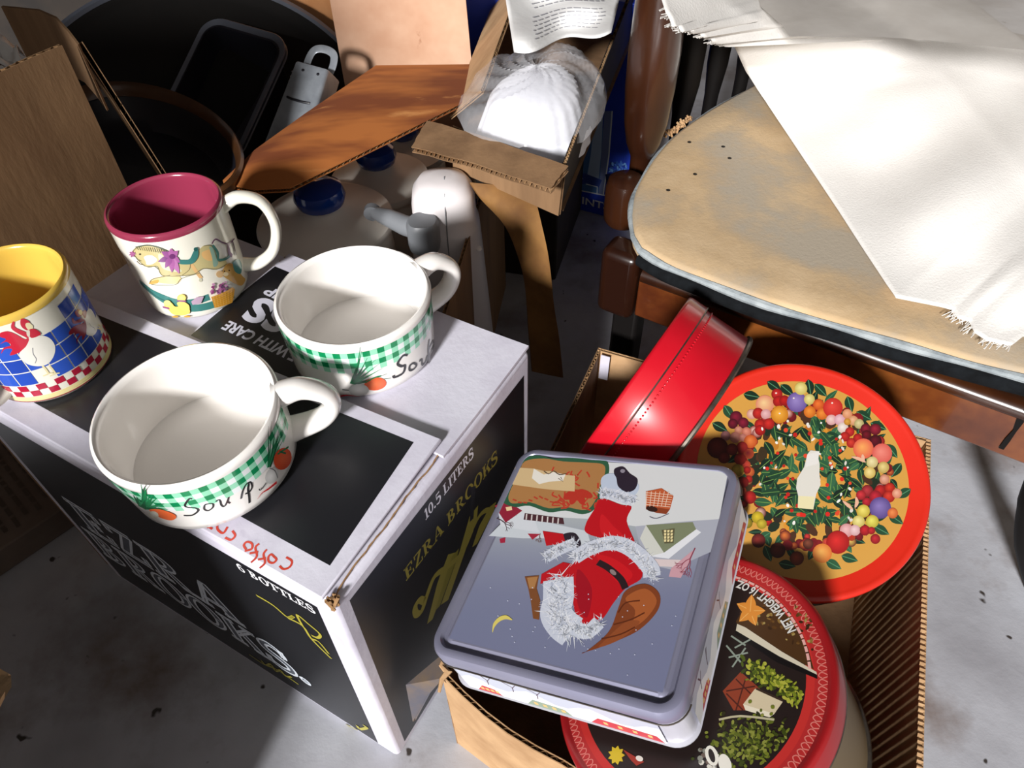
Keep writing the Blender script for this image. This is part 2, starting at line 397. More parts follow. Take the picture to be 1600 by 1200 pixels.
P.glyphs('10.5 LITERS', (.094, .2745), (.066, -.001), (0, .0125), '#d9d9e4')
P.glyphs('EZRA BROOKS', (.062, .237), (.132, -.010), (0, .0165), GOLD)
P.crop(400, 750, 8 / 3)
P.poly([(712, 600), (735, 580), (800, 400), (835, 300), (800, 310), (755, 430)], GOLD)
P.poly([(745, 545), (765, 525), (835, 330), (845, 285), (815, 320)], '#6d6524')
P.poly([(770, 520), (800, 500), (880, 270), (920, 160), (925, 105), (890, 150), (850, 290)], GOLD)
P.stroke([(700, 505), (680, 500), (662, 530), (668, 558), (690, 545), (712, 480), (745, 400), (800, 360), (860, 300), (900, 210)], 16, GOLD, sm=5)
P.poly([(900, 280), (920, 265), (990, 130), (1000, 90), (975, 110), (930, 190)], GOLD)
P.stroke([(890, 230), (930, 150), (965, 125), (985, 150)], 12, GOLD, sm=5)
P.poly([(895, 30), (915, 25), (905, 160), (890, 175)], '#202126')
P.build('printed_side', 'ink', body)
E_ = MB(); tp = smooth([(-.003, .004, .3095), (-.0055, .03, .310), (-.005, .06, .310), (-.0062, .09, .3105), (-.0055, .115, .3105), (-.0065, .133, .312)], 8)
E_.tube([np.array(p) + np.array([rnd.uniform(-.0004, .0004), 0, rnd.uniform(-.0003, .0003)]) for p in tp], [.0004 + .0004 * math.sin(i * 1.7) ** 2 for i in range(len(tp))], 6)
obj('torn_edge', E_, 'card_edge', carton)
E_ = MB()
for k in range(9): E_.tube([(rnd.uniform(-.004, .001), rnd.uniform(-.001, .006), .306), (rnd.uniform(-.006, .001), rnd.uniform(-.002, .008), .3125)], .0011, 5)
obj('torn_corner', E_, 'card_edge', carton)
# flaps
zf = lambda a, b: .3095 + .0065 * max(0, b) / .13
obj('end_flap', MB().box((-.374, .004, .3085), (-.2, .246, .3105)), 'card_white', carton)
bf = MB().slab(lambda s, t, h: (lerp(-.25, -.001, s), lerp(.125, .2495, t), .3108 + h + .0008 * math.sin(s * 9 + t * 4)), 16, 6, 0, .0027)
obj_bf = obj('back_flap', bf, 'card_white', carton)
wv = MB(); NW = 30
wv.grid(lambda s, t: (-.2505 + .0012 * t, lerp(.127, .249, s), .3123 + .0011 * math.sin(s * 2 * PI * 18)), 144, 1)
obj('corrugation', wv, 'card_brown', obj_bf)
P = Print(lambda u, v, h: (u, v, .3136 + h + .0008 * math.sin((u + .25) / .249 * 9 + (v - .125) / .1245 * 4)), maxe=.006)
P.poly([(-.2485, .128), (-.115, .128), (-.115, .229), (-.2485, .229)], '#131316')
P.h += .0002
P.text('GLASS', (-.104, .191), (-.127, 0), (0, -.0285), '#c9c9d6', bold=.035, shear=-.12)
P.text('HANDLE WITH CARE', (-.113, .1555), (-.119, 0), (0, -.0105), '#c9c9d6', bold=.03)
P.text('THIS SIDE UP', (-.122, .2055), (-.111, 0), (0, -.0105), '#c9c9d6', bold=.03)
P.build('printed_warning', 'ink', obj_bf)
def ffl(s, t, h): a = lerp(-.374, -.0075, s); b = t * lerp(.1165, .1335, s) * 1.0; return (a, b, zf(a, b) + h)
ff = obj('front_flap', MB().slab(ffl, 10, 4, .0008, .0042), 'card_white', carton, bevel=.001)
def c_top(x, y):
    n = unit(np.cross(BA, BB + np.array([0, 0, .05]))); p = onplane(x, y, BO + np.array([0, 0, .3137]), n) - BO; return p @ BA, p @ BB
P = Print(lambda u, v, h: (u, v, zf(u, v) + .0042 + h), c_top)
P.poly([(-.365, .0175), (-.0165, .0195), (-.023, .1215), (-.365, .1035)], '#1b1b1f')
P.crop(0, 750, 8 / 3)
RD = '#c8402e'
for q in ([(1192, 322), (1216, 338), (1208, 362), (1182, 372), (1165, 358)], [(1140, 318), (1152, 332), (1138, 346), (1120, 340), (1118, 322), (1130, 310), (1142, 320)],
          [(1082, 368), (1104, 345), (1098, 310), (1112, 290)], [(1075, 332), (1108, 326)], [(1046, 345), (1070, 318), (1064, 282), (1080, 266)], [(1040, 306), (1076, 300)],
          [(1020, 296), (1048, 288), (1050, 266), (1030, 258), (1016, 272), (1026, 290)], [(968, 212), (980, 232), (962, 250), (938, 240)],
          [(948, 196), (930, 222), (908, 208), (905, 192)], [(885, 205), (870, 196), (862, 200)]):
    P.stroke(q, 9, RD, sm=4)
P.build('printed_flap', 'ink', ff)

# ---------------------------------------------------------------- mugs
def mug(name, label, loc, n, rt, rb, h, wall, outm, inm, rimm=None, foot=.004):
    R = frame_z(n); t = thing(name, label, 'mug', loc, R, group=None)
    def ro(z): return rb + (rt - rb) * max(0, min(1, z / h)) ** .8
    prof = [(0, .0015), (rb * .8, .0015), (rb * .86, 0), (rb * .94, .001), (rb * .985, .004)]
    prof += [(ro(h * k / 12), h * k / 12) for k in range(1, 12)] + [(rt, h - wall * .6), (rt - wall * .15, h - wall * .2), (rt - wall * .5, h)]
    obj('body', MB().lathe(prof, 96), outm, t, ang=60)
    ip = [(rt - wall * .5, h), (rt - wall * .85, h - wall * .2), (rt - wall, h - wall * .7)] + [(ro(h * k / 12) - wall, h * k / 12) for k in range(11, 1, -1)]
    ip += [(rb - wall - .002, .009), (rb - wall - .008, .0062), (0, .006)]
    obj('interior', MB().lathe(ip, 96), inm, t, ang=60)
    if rimm: obj('rim_band', MB().lathe([(rt + .0002, h - wall * 1.3), (rt + .0003, h - wall * .6), (rt - wall * .12, h - wall * .15), (rt - wall * .5, h + .0002)], 96), rimm, t, ang=60)
    Mi = np.array(ROOTM[t.name].inverted()); o = Mi[:3, :3] @ CC + Mi[:3, 3]
    def inv(x, y):
        d = Mi[:3, :3] @ ray(x, y); r = ro(h * .6)
        for _ in range(4):
            A = d[0] ** 2 + d[1] ** 2; B = o[0] * d[0] + o[1] * d[1]; Cq = o[0] ** 2 + o[1] ** 2 - r * r; D = max(0, B * B - A * Cq)
            k = (-B - math.sqrt(D)) / A; p = o + k * d; r = ro(p[2])
        return math.atan2(p[1], p[0]) * rt, p[2]
    fn = lambda u, v, hh: ((ro(v) + .0001 + hh) * math.cos(u / rt), (ro(v) + .0001 + hh) * math.sin(u / rt), v)
    return t, Print(fn, inv, maxe=.0018, dh=.000012), ro
def handle(t, ang, pts, rn, rbw, m, n=14):
    ca, sa = math.cos(ang), math.sin(ang); path = [(p[0] * ca, p[0] * sa, p[1]) for p in smooth(pts, 7)]
    k = len(path); sw = [1 + .35 * (abs(2 * i / (k - 1) - 1) ** 4) for i in range(k)]
    obj('handle', MB().tube(path, [rbw * q for q in sw], n, rb=[rn * q for q in sw], up=(ca, sa, 0)), m, t, ang=70)

GD, GL, GW = '#0d8550', '#93d9b6', '#e9f4ee'
def soup(label, loc, n, hang, art, RT, H):
    RB = RT - .003
    t, P, ro = mug('soup_mug', label, loc, n, RT, RB, H, .0052, 'ceramic', 'ceramic')
    t['group'] = 'soup mugs on the carton'
    cw = .0051; N_ = int(2 * PI * RT / cw / 2) * 2; cw = 2 * PI * RT / N_; z1 = H - .0065
    for i in range(N_):
        a = -PI * RT + i * cw; mid = (a + cw / 2) / RT
        d = (mid - hang + PI) % (2 * PI) - PI
        if abs(d) < .2: continue
        for r in range(4):
            o = (i % 2 == 0) + (r % 2 == 0)
            P.poly(rect(a, z1 - (r + 1) * cw, a + cw, z1 - r * cw), GD if o == 2 else GL if o == 1 else GW, conv=False, nl=False)
    P.h += P.dh; art(P); P.build('printed_decoration', 'ink_gloss', t)
    handle(t, hang, [(RT - .004, H * .86), (RT + .012, H * .9), (RT + .026, H * .72), (RT + .028, H * .5), (RT + .018, H * .3), (RT - .006, H * .22)], .0062, .0085, 'ceramic')
    return t
def greens(P, x, y, dx, dy, n, w, L, seed):
    r = random.Random(seed)
    for k in range(n):
        s = (k / (n - 1) - .5) * w; e = (x + dx * L * r.uniform(.75, 1.1) + s * abs(dy) * 1.6, y + dy * L * r.uniform(.75, 1.1) + s * abs(dx) * 1.6)
        P.stroke([(x + s * .15, y), ((x + e[0]) / 2 + r.uniform(-4, 4), (y + e[1]) / 2 + r.uniform(-4, 4)), e], 11, r.choice(('#155f3c', '#1d7a4a', '#0f4a30', '#2a8a58')), sm=4, taper=1)
def art_front(P):
    P.crop(110, 500, 1553 / 440)
    for q, w in (([(672, 985), (655, 985), (632, 1020), (650, 1032), (690, 1035), (705, 1050), (672, 1075), (625, 1077)], 6), ([(765, 1012), (742, 1018), (738, 1042), (760, 1050), (785, 1032), (785, 1012), (765, 1010)], 5),
                 ([(800, 1000), (822, 990), (832, 1020), (850, 1025), (868, 990), (872, 975), (868, 1000), (880, 1010)], 5), ([(985, 890), (978, 930), (984, 970), (987, 1008)], 6), ([(940, 985), (948, 945), (968, 905), (992, 893), (1000, 920), (985, 948), (962, 958)], 5)):
        P.stroke(q, w * 1.5, '#2a2a2c', sm=5)
    greens(P, 1095, 810, .22, -1, 9, 60, 230, 3)
    P.ell(1168, 765, 48, 62, .3, '#e8673a', '#d64a22'); P.stroke([(1140, 740), (1165, 722), (1200, 700)], 7, '#1d7a4a', sm=4); P.stroke([(1150, 725), (1185, 735)], 6, '#1d6a40')
    P.ell(1108, 858, 34, 46, .5, '#f2f1ee', '#c9c9c6'); P.stroke([(1078, 895), (1048, 935), (1038, 930)], 5, '#444', sm=4); P.stroke([(1095, 815), (1125, 830), (1140, 870)], 4, '#777', sm=4)
    P.stroke([(1135, 893), (1090, 930), (1055, 952), (1030, 985)], 13, '#c8262c', sm=4, taper=1)
    greens(P, 415, 1035, .5, -.6, 9, 160, 110, 5); greens(P, 400, 1030, -.3, -.7, 5, 60, 70, 8)
    P.poly(smooth([(440, 1040), (500, 1040), (570, 1065), (585, 1085), (560, 1100), (510, 1090), (460, 1065)], 4, True), '#ee6c38'); P.ell(462, 1070, 28, 20, .3, '#f0efe6', '#d8d4be')
def art_back(P):
    P.crop(400, 350, 8 / 3)
    for q, w in (([(632, 545), (612, 548), (590, 580), (605, 592), (620, 590), (612, 620), (578, 638), (572, 630)], 6), ([(655, 578), (640, 590), (640, 608), (655, 605), (668, 588), (656, 578)], 5),
                 ([(680, 570), (690, 565), (692, 585), (705, 575), (712, 550), (712, 570)], 5), ([(722, 480), (718, 520), (722, 580)], 5), ([(722, 520), (735, 490), (742, 500), (728, 530)], 4)):
        P.stroke(q, w * 1.5, '#2a2a2c', sm=5)
    greens(P, 405, 665, .75, -.75, 9, 100, 130, 11)
    P.ell(497, 665, 46, 27, -.1, '#ec7a50', '#dd5a30'); P.stroke([(455, 660), (490, 640), (520, 632)], 6, '#1d7a4a', sm=4)
    P.ell(428, 690, 42, 25, 0, '#f2f2ef', '#c6c8c4'); P.stroke([(388, 692), (360, 688)], 4, '#666'); P.stroke([(345, 718), (380, 712), (432, 718)], 9, '#c23038', sm=4, taper=1)
m1 = soup('white soup mug nearest the camera, at the front edge of the carton', (-.206, .306, .3180), (-.025, -.043, 1), math.radians(15), art_front, .059, .0575)
obj('speck', MB().lathe([(0, 0), (.0012, .0003), (.0014, .001), (0, .0018)], 8, c=(.028, .005, .006)), 'speck', m1)
m2 = soup('white soup mug nearer the right end, beside the warning print', (-.1165, .4165, .3140), (0, 0, 1), math.radians(36), art_back, .0580, .0585)

# rocking horse mug
hm, P, ro = mug('rocking_horse_mug', 'tall cream mug with burgundy interior and rocking horse picture', (-.2705, .4965, .3125), (0, 0, 1), .0445, .0425, .0875, .0042, 'ceramic_cream', 'ceramic_burgundy', 'ceramic_burgundy')
handle(hm, math.radians(13), [(.041, .076), (.056, .0825), (.072, .075), (.0775, .052), (.070, .028), (.055, .0165), (.040, .0175)], .0045, .0062, 'ceramic_cream')
P.crop(140, 250, 1422 / 320)
TE, CR, PU, OC = '#3f7d78', '#c6b884', '#8a4478', '#dfa95e'
P.stroke([(350, 845), (420, 905), (520, 955), (610, 985), (720, 985), (830, 950)], 20, TE, sm=6); P.stroke([(365, 860), (470, 945), (580, 1005), (700, 1030), (850, 1005), (1000, 930)], 26, TE, sm=6)
P.stroke([(360, 855), (470, 950), (560, 985)], 5, '#2f5f5c', sm=5)
P.blob([(340, 600), (300, 635), (335, 690), (375, 725), (410, 740), (470, 735), (490, 780), (510, 800), (620, 800), (720, 790), (790, 750), (880, 755), (950, 720), (930, 690), (890, 700), (850, 600), (790, 595), (750, 640), (720, 700), (620, 690), (540, 640), (440, 600)], CR)
P.blob([(480, 650), (500, 740), (560, 770), (640, 770), (560, 700)], '#cdd2b4'); P.blob([(780, 640), (850, 620), (880, 660), (840, 700), (790, 680)], '#e6b878'); P.blob([(830, 600), (880, 640), (890, 720), (860, 740), (850, 680)], '#8fae9c')
P.blob([(420, 850), (440, 825), (560, 800), (630, 810), (620, 850), (560, 860), (480, 850)], '#e9cf9a'); P.blob([(415, 860), (430, 840), (480, 830), (470, 855)], OC)
P.blob([(390, 700), (380, 670), (430, 660), (470, 690), (440, 720), (400, 725)], '#f3f1e6')
P.stroke([(700, 715), (745, 780), (775, 820)], 22, '#dcb27a', sm=4); P.ell(770, 832, 12, 14, 0, '#c8c4ac')
P.stroke([(320, 605), (400, 590), (480, 605), (560, 640)], 8, '#59604f', sm=4); P.stroke([(300, 640), (340, 690), (385, 735), (450, 738), (480, 760)], 3, '#6a6a50', sm=4); P.stroke([(430, 862), (500, 868), (600, 862), (640, 820), (760, 785)], 3, '#7a7a5c', sm=4)
OUT = '#857c58'
P.stroke([(340, 600), (302, 636), (335, 690), (378, 727), (412, 742), (470, 737), (490, 782), (520, 803), (620, 803), (722, 792), (790, 752), (880, 757), (950, 722)], 5, OUT, sm=4)
P.stroke([(790, 595), (850, 600), (890, 700), (930, 690)], 5, OUT, sm=4); P.stroke([(420, 850), (445, 823), (560, 798)], 4, OUT, sm=4); P.stroke([(700, 715), (690, 760), (640, 800)], 4, OUT, sm=4)
P.ell(352, 652, 7, 6, 0, '#3a3426'); P.stroke([(330, 700), (352, 720), (378, 727)], 4, '#6a5a40', sm=3); P.stroke([(345, 690), (362, 700)], 4, '#5a4a38')
for k in range(14): P.stroke([(330 + k * 15, 602 - 8 * math.sin(k / 13 * PI) + k * 1.6), (342 + k * 15, 622 + k * 2)], 4, rnd.choice(('#6f6a4a', '#8a8058', '#57583f')))
for a in range(7): P.leaf(300 + 10 * math.cos(a), 650 + 10 * math.sin(a), 34, 12, a * .9, '#a5608c')
P.poly(smooth([(615, 690), (640, 690), (690, 685), (715, 640), (735, 605), (750, 615), (750, 670), (715, 715), (660, 722), (620, 715)], 4, True), TE)
P.ell(734, 617, 14, 14, 0, '#2c5f5c'); P.stroke([(850, 590), (885, 640), (890, 690), (940, 685), (975, 660)], 16, '#4a7a70', sm=5)
P.stroke([(845, 580), (870, 548), (915, 570), (960, 580), (1000, 545)], 9, '#6a3a5c', sm=4); P.stroke([(960, 580), (965, 640), (985, 665)], 18, '#7a4668', sm=4); P.stroke([(985, 560), (1000, 610), (1010, 660)], 8, '#54384e', sm=4)
for a, L in ((2.8, 100), (3.6, 80), (.6, 70), (1.15, 130), (1.55, 110), (4.6, 60), (5.5, 60), (2.1, 90)): P.leaf(570 + math.cos(a) * L * .5, 668 + math.sin(a) * L * .5, L, 42, a, rnd.choice(('#a8629c', '#93508c', '#b777aa', '#7c3f7c')))
P.ell(575, 665, 22, 18, 0, '#6a3268')
# bear, basket and ducks
P.blob([(930, 740), (970, 715), (1010, 740), (1050, 800), (1075, 830), (1050, 870), (1010, 860), (960, 830), (925, 800)], '#d0a054'); P.ell(965, 735, 22, 20, 0, '#c08c48'); P.ell(900, 790, 26, 24, 0, '#e0b884'); P.ell(960, 770, 42, 38, 0, '#d8ae6a', '#c8984c'); P.ell(940, 790, 18, 14, 0, '#ecd6a8')
for q in ((930, 770), (962, 765)): P.ell(*q, 5, 5, 0, '#3a2a1c')
P.blob([(990, 710), (1030, 690), (1050, 740), (1040, 790), (1000, 770)], '#4f8a84')
for k in range(26): P.ell(rnd.uniform(840, 950), rnd.uniform(840, 920), rnd.uniform(8, 18), rnd.uniform(6, 12), rnd.uniform(0, 3), rnd.choice(('#8f3d74', '#b06898', '#5c2a58', '#c890b4')))
P.poly([(840, 945), (985, 880), (1000, 895), (985, 985), (865, 1022)], '#cf9434')
for k in range(6): P.stroke([(845 + k * 4, 960 + k * 11), (992 - k * 2, 895 + k * 16)], 3, '#a8741f')
for k in range(7): P.stroke([(855 + k * 20, 940 - k * 8), (872 + k * 18, 1018 - k * 6)], 2, '#e6b860')
P.poly([(705, 975), (740, 945), (790, 940), (770, 990), (715, 998)], '#b99fb4')
P.blob([(525, 1000), (545, 965), (575, 985), (600, 1010), (650, 1005), (690, 1020), (695, 1055), (650, 1070), (590, 1065), (555, 1035)], '#ecd06a'); P.ell(545, 985, 24, 20, 0, '#f0d880'); P.ell(640, 950, 30, 26, 0, '#f0dc90', '#e6c860'); P.blob([(610, 985), (650, 975), (690, 1000), (690, 1040), (640, 1030)], '#ecd472')
P.stroke([(515, 1012), (560, 1022)], 12, '#8f4a7c'); P.stroke([(610, 968), (670, 972)], 12, '#8a4a80')
for q in ((600, 1080), (680, 1078)): P.ell(*q, 22, 6, 0, '#d8a040')
P.build('printed_decoration', 'ink_gloss', hm)

# rooster mug
rm, P, ro = mug('rooster_mug', 'white mug with yellow interior, roosters and blue tile print', (-.359, .4055, .3145), (0, 0, 1), .0445, .0435, .0845, .0042, 'ceramic_cream', 'ceramic_yellow', 'ceramic_yellow')
handle(rm, math.radians(-112), [(.041, .070), (.056, .0755), (.071, .066), (.075, .045), (.068, .024), (.054, .0125), (.040, .0145)], .0045, .0062, 'ceramic_cream')
P.crop(0, 430, 1252 / 240)
BL = ('#2c4fb4', '#2746a6', '#3157bd'); RT = .0445
z0 = .0225; cs = .0128; a0 = math.radians(-135) * RT
for i in range(13):
    for j in range(4):
        if (i in (4, 9) and j == 0) or (j == 3 and i not in (2, 3, 7, 8, 11)): continue
        P.poly(rect(a0 + i * cs, z0 + j * cs, a0 + (i + 1) * cs - .0009, z0 + (j + 1) * cs - .0009), BL[(i + j) % 3], conv=False, nl=False)
P.h += P.dh
for i in range(44):
    for j in range(2):
        if (i + j) % 2 == 0:
            a = -PI * RT + i * 2 * PI * RT / 44; w = 2 * PI * RT / 44
            P.poly(rect(a, .0105 + j * .0056, a + w, .0161 + j * .0056), '#b0203c', conv=False, nl=False)
P.h += P.dh
for z, w, c in ((.0085, .003, '#e6d79a'), (.0062, .0012, '#e6d79a'), (.0052, .0009, '#8c1c38')):
    P.stroke([(math.radians(d) * RT, z) for d in range(-180, 181, 6)], w, c, conv=False)
WH = '#e9e6dc'
def rooster(dx, dy, k, red, flip=1):
    q = lambda pts: [(dx + (x - 300) * k * flip, dy + (y - 600) * k) for x, y in pts]
    P.poly(q(smooth([(0, 470), (60, 455), (130, 480), (200, 520), (240, 500), (230, 560), (190, 610), (130, 640), (80, 650), (100, 600), (40, 600), (10, 640), (30, 590), (90, 570), (50, 540), (0, 560), (50, 520), (0, 500)], 3, True)), red)
    P.poly(q(smooth([(100, 380), (90, 430), (140, 470), (200, 500), (240, 520), (245, 480), (180, 450), (120, 420), (120, 380)], 3, True)), red)
    P.blob(q([(240, 500), (330, 490), (400, 510), (445, 570), (440, 650), (390, 720), (310, 740), (220, 720), (165, 660), (160, 630), (210, 580), (235, 530)]), WH)
    P.blob(q([(165, 370), (180, 350), (230, 370), (250, 400), (260, 430), (240, 450), (200, 440), (170, 410)]), red); P.blob(q([(205, 400), (230, 385), (265, 410), (260, 440), (225, 440)]), '#e8dcb0')
    P.blob(q([(240, 440), (290, 440), (330, 480), (260, 510), (235, 480)]), red); P.blob(q([(215, 450), (240, 450), (240, 500), (220, 490)]), '#ddd6c4')
    for x in (385, 440):
        P.stroke(q([(x - 40, 735), (x - 10, 770), (x + 10, 800)]), 14 * k, '#e6d9a8', sm=3); P.stroke(q([(x - 35, 820), (x + 10, 800), (x + 45, 795)]), 12 * k, '#e6d9a8')
    P.stroke(q([(265, 590), (270, 640), (295, 680), (285, 715)]), 4 * k, '#70727a', sm=4)
rooster(300, 600, 1., '#c4283c'); P.K = None
def shifted(deg, dz, sx):
    P2 = Print(P.fn, None, P.maxe, dh=P.dh); P2.tri = P.tri; P2.h = P.h
    P2.inv = lambda x, y: (math.radians(deg) * RT + (x * sx), dz - y); P2.crop(0, 0, 1252 / 240 * 2600); return P2
Q = shifted(-24, .085, 1.0); P_ = P; P = Q; rooster(300, 600, 1., '#8f2030', 1); P = shifted(120, .078, 1.); rooster(300, 600, 1., '#b02838')
P.build('printed_decoration', 'ink_gloss', rm)

# ---------------------------------------------------------------- cardboard panel: two liners and a fluted core
def cpanel(name, A, B, C, D, m, parent, t=.004, bow=None, ns=8, nt=6, core='card_edge', jag=.0, flute=.0075, along='s', side=1, world=True, seed=1):
    """corners A(s0,t0) B(s1,t0) C(s1,t1) D(s0,t1); flutes run along 'along', so the cut edges across it show the wave"""
    A, B, C, D = (np.array(q, float) for q in (A, B, C, D)); n = unit(np.cross(B - A, D - A)) * side; r = random.Random(seed)
    J = [r.uniform(-1, 1) for _ in range(400)]
    def pos(s, t_, h):
        p = A * (1 - s) * (1 - t_) + B * s * (1 - t_) + C * s * t_ + D * (1 - s) * t_
        if jag and (t_ in (0, 1)): p = p + unit(D - A) * jag * J[int(s * 97) % 400]
        if jag and (s in (0, 1)): p = p + unit(B - A) * jag * J[int(t_ * 89 + 150) % 400]
        return p + n * (h + (bow(s, t_) if bow else 0))
    l = .0007
    o = obj(name, MB().slab(pos, ns, nt, 0, l).slab(pos, ns, nt, t - l, t), m, parent, world=world)
    w = MB(); amp = (t - 2 * l) / 2
    if along == 't':
        k = max(6, int(np.linalg.norm(B - A) / flute) * 6); w.grid(lambda s, t_: pos(s, t_, t / 2 + amp * math.sin(2 * PI * s * k / 6)), k, nt)
    else:
        k = max(6, int(np.linalg.norm(D - A) / flute) * 6); w.grid(lambda s, t_: pos(s, t_, t / 2 + amp * math.sin(2 * PI * t_ * k / 6)), ns, k)
    obj('corrugation', w, core, o, world=world); return o
def V3(p, z): return np.array([p[0], p[1], z])

# ---------------------------------------------------------------- carton of tins
ZT = .165; Q0, Q1, Q2, Q3 = (-.058, .211), (.094, .559), (.396, .427), (.222, .010)
tb = thing('tin_carton', 'open brown cardboard carton filled with decorated metal tins', 'box', (.16, .3, 0))
cpanel('side_panel', V3(Q0, 0), V3(Q1, 0), V3(Q1, ZT), V3(Q0, ZT - .004), 'card_brown', tb, along='t', side=1, jag=.0006, ns=10)
cpanel('side_panel', V3(Q1, 0), V3(Q2, 0), V3(Q2, ZT), V3(Q1, ZT), 'card_tan', tb, along='t', side=1)
cpanel('side_panel', V3(Q0, 0), V3(Q3, 0), V3(Q3, ZT), V3(Q0, ZT), 'card_tan', tb, along='t', side=-1, bow=lambda s, t: -.006 * math.sin(PI * min(1, s * 3)) * t, ns=16)
rw = MB(); q2, q3 = np.array(Q2), np.array(Q3); nr = unit([q2[1] - q3[1], -(q2[0] - q3[0])]); LR = np.linalg.norm(q2 - q3)
def rwall(s, t, h):
    p = q2 + (q3 - q2) * s; o = nr * (.012 * (t - 1) * .6 + h); return (p[0] + o[0], p[1] + o[1], t * ZT)
rw.slab(rwall, 4, 4, .003, .004); rw.grid(lambda s, t: rwall(s, t, .00035 * math.sin(2 * PI * s * LR / .0092)), int(LR / .0092) * 8, 4)
obj('side_panel', rw, 'card_tan', tb, world=True)
obj('rim_edge', MB().grid(lambda s, t: np.array(rwall(s, 1, -.0004 + .0042 * t)) + np.array([0, 0, .0006 * math.sin(2 * PI * s * LR / .0046)]), 360, 1), 'card_tan', tb, world=True)
obj('bottom_panel', MB().add([V3(Q0, .002), V3(Q1, .002), V3(Q2, .002), V3(Q3, .002)], [(0, 1, 2, 3)]), 'card_brown', tb, world=True)
tfl = [at(703, 1012, .168), at(634, 1070, .125), at(645, 1128, .085), at(668, 1085, .115), at(690, 1060, .160)]
tfm = MB().add(tfl + [p + np.array([.002, .002, -.002]) for p in tfl], [(0, 1, 4), (1, 2, 3), (1, 3, 4), (5, 9, 6), (6, 8, 7), (6, 9, 8), (0, 5, 6, 1), (1, 6, 7, 2)])
obj('torn_flap', tfm, 'box_grey', tb, world=True)
obj('torn_edge', MB().tube([at(700, 1020, .169), at(690, 1040, .168), at(700, 1050, .167), at(690, 1062, .166), at(686, 1082, .163)], [.003, .0022, .0035, .002, .0012], 7), 'card_tan', tb, world=True)
cf = MB(); a_, b_ = V3(Q1, ZT), unit(np.array([Q2[0] - Q1[0], Q2[1] - Q1[1], 0]))
cf.obox(a_ + b_ * .006 + np.array([-.004, -.010, -.035]), b_ * .010, (0, 0, .036), (0, .001, 0)); obj('tape_strip', cf, 'card_white', tb, world=True)

# ---------------------------------------------------------------- tins
def rrect(w, l, r, n=8):
    out = []
    for cx, cy, a0 in ((w / 2 - r, l / 2 - r, 0), (-w / 2 + r, l / 2 - r, H_), (-w / 2 + r, -l / 2 + r, PI), (w / 2 - r, -l / 2 + r, 3 * H_)):
        out += [(cx + r * math.cos(a0 + H_ * k / n), cy + r * math.sin(a0 + H_ * k / n)) for k in range(n + 1)]
    return out
def loft(loops, cap0=True, cap1=True):
    mb = MB(); n = len(loops[0]); vs = [p for l in loops for p in l]; fs = []
    for i in range(len(loops) - 1):
        for j in range(n): fs.append((i * n + j, i * n + (j + 1) % n, (i + 1) * n + (j + 1) % n, (i + 1) * n + j))
    if cap0: fs.append(tuple(range(n))[::-1])
    if cap1: fs.append(tuple((len(loops) - 1) * n + j for j in range(n)))
    return mb.add(vs, fs)
# square picture tin
k_ = .185 / .19; SC = CC + k_ * (np.array([.052, .270, .236]) - CC); SN = unit((-.33, .103, .938)); SR = frame_z(SN, (.859, -.379, .344)); SW, SL, SH = .185, .190, .052
st = thing('square_tin', 'square grey tin with a snowy village and brown sack picture, on top', 'tin', SC - SN * SH, SR)
def rl(ins, z, r=.016): return [(x, y, z) for x, y in rrect(SW - 2 * ins, SL - 2 * ins, max(.004, r - ins))]
obj('body', loft([rl(.003, 0), rl(-.0005, .001), rl(-.001, .003), rl(.0015, .004), rl(.0012, SH - .012)]), 'tin_side', st)
lid = obj('lid', loft([rl(.0004, SH - .014), rl(-.0008, SH - .013), rl(-.0008, SH - .0045), rl(.0008, SH - .0012), rl(.0035, SH), rl(.006, SH - .0003), rl(.0078, SH - .0028), rl(.0105, SH - .0030), rl(.0125, SH - .0012), rl(.016, SH - .0010)]), 'tin_silver', st)
obj('seam', MB().tube([(x, y, SH - .0145) for x, y in rrect(SW + .002, SL + .002, .017)] , .0006, 6), 'tin_edge', lid)
ZL = SH - .0010; SPo = SC - SN * .001
def lidinv(x, y): p = SR.T @ (onplane(x, y, SPo, SN) - SC); return p[0], p[1]
P = Print(lambda u, v, h: (u, v, ZL + h), lidinv, dh=.0000035).crop(640, 680, 8 / 3)
def px2(pts): return pts
lw, ll = SW / 2 - .0135, SL / 2 - .0135
# sky: bands from snowy white (far edge) down to slate blue
ramp_ = ['#c9cdd0', '#c3c7c6', '#b3bab8', '#a3a9ae', '#9095a4', '#82869c', '#797d96', '#757a94', '#747893']
nb = 24
for k in range(nb):
    y0 = lerp(ll, -ll, k / nb); y1 = lerp(ll, -ll, (k + 1) / nb)
    def cc(f): f = f * 8; i = min(7, int(f)); return tuple(lerp(lin(ramp_[i])[j], lin(ramp_[i + 1])[j], f - i) for j in range(3)) + (1,)
    def cr_(f): f2 = min(1, f * 1.25); return tuple(np.array(cc(f2)) * np.array([.97, .97, 1.0, 1]))
    a, b, c, d = [np.array(q) for q in ((-lw, y0), (lw, y0), (lw, y1), (-lw, y1))]
    P.raw([a, b, c], [cc(k / nb), cr_(k / nb), cr_((k + 1) / nb)]); P.raw([a, c, d], [cc(k / nb), cr_((k + 1) / nb), cc((k + 1) / nb)])
P.h += P.dh
SNOW = '#d3d5d6'
P.poly([(480, 95), (1330, 140), (1290, 350), (1140, 360), (940, 380), (760, 350), (400, 330)], SNOW)
P.poly([(330, 420), (420, 330), (740, 400), (760, 470), (560, 430), (470, 430)], '#c6ccd2')
P.poly([(940, 380), (1140, 360), (1290, 350), (1270, 480), (1090, 560), (1000, 540), (960, 460)], '#a9acb8')
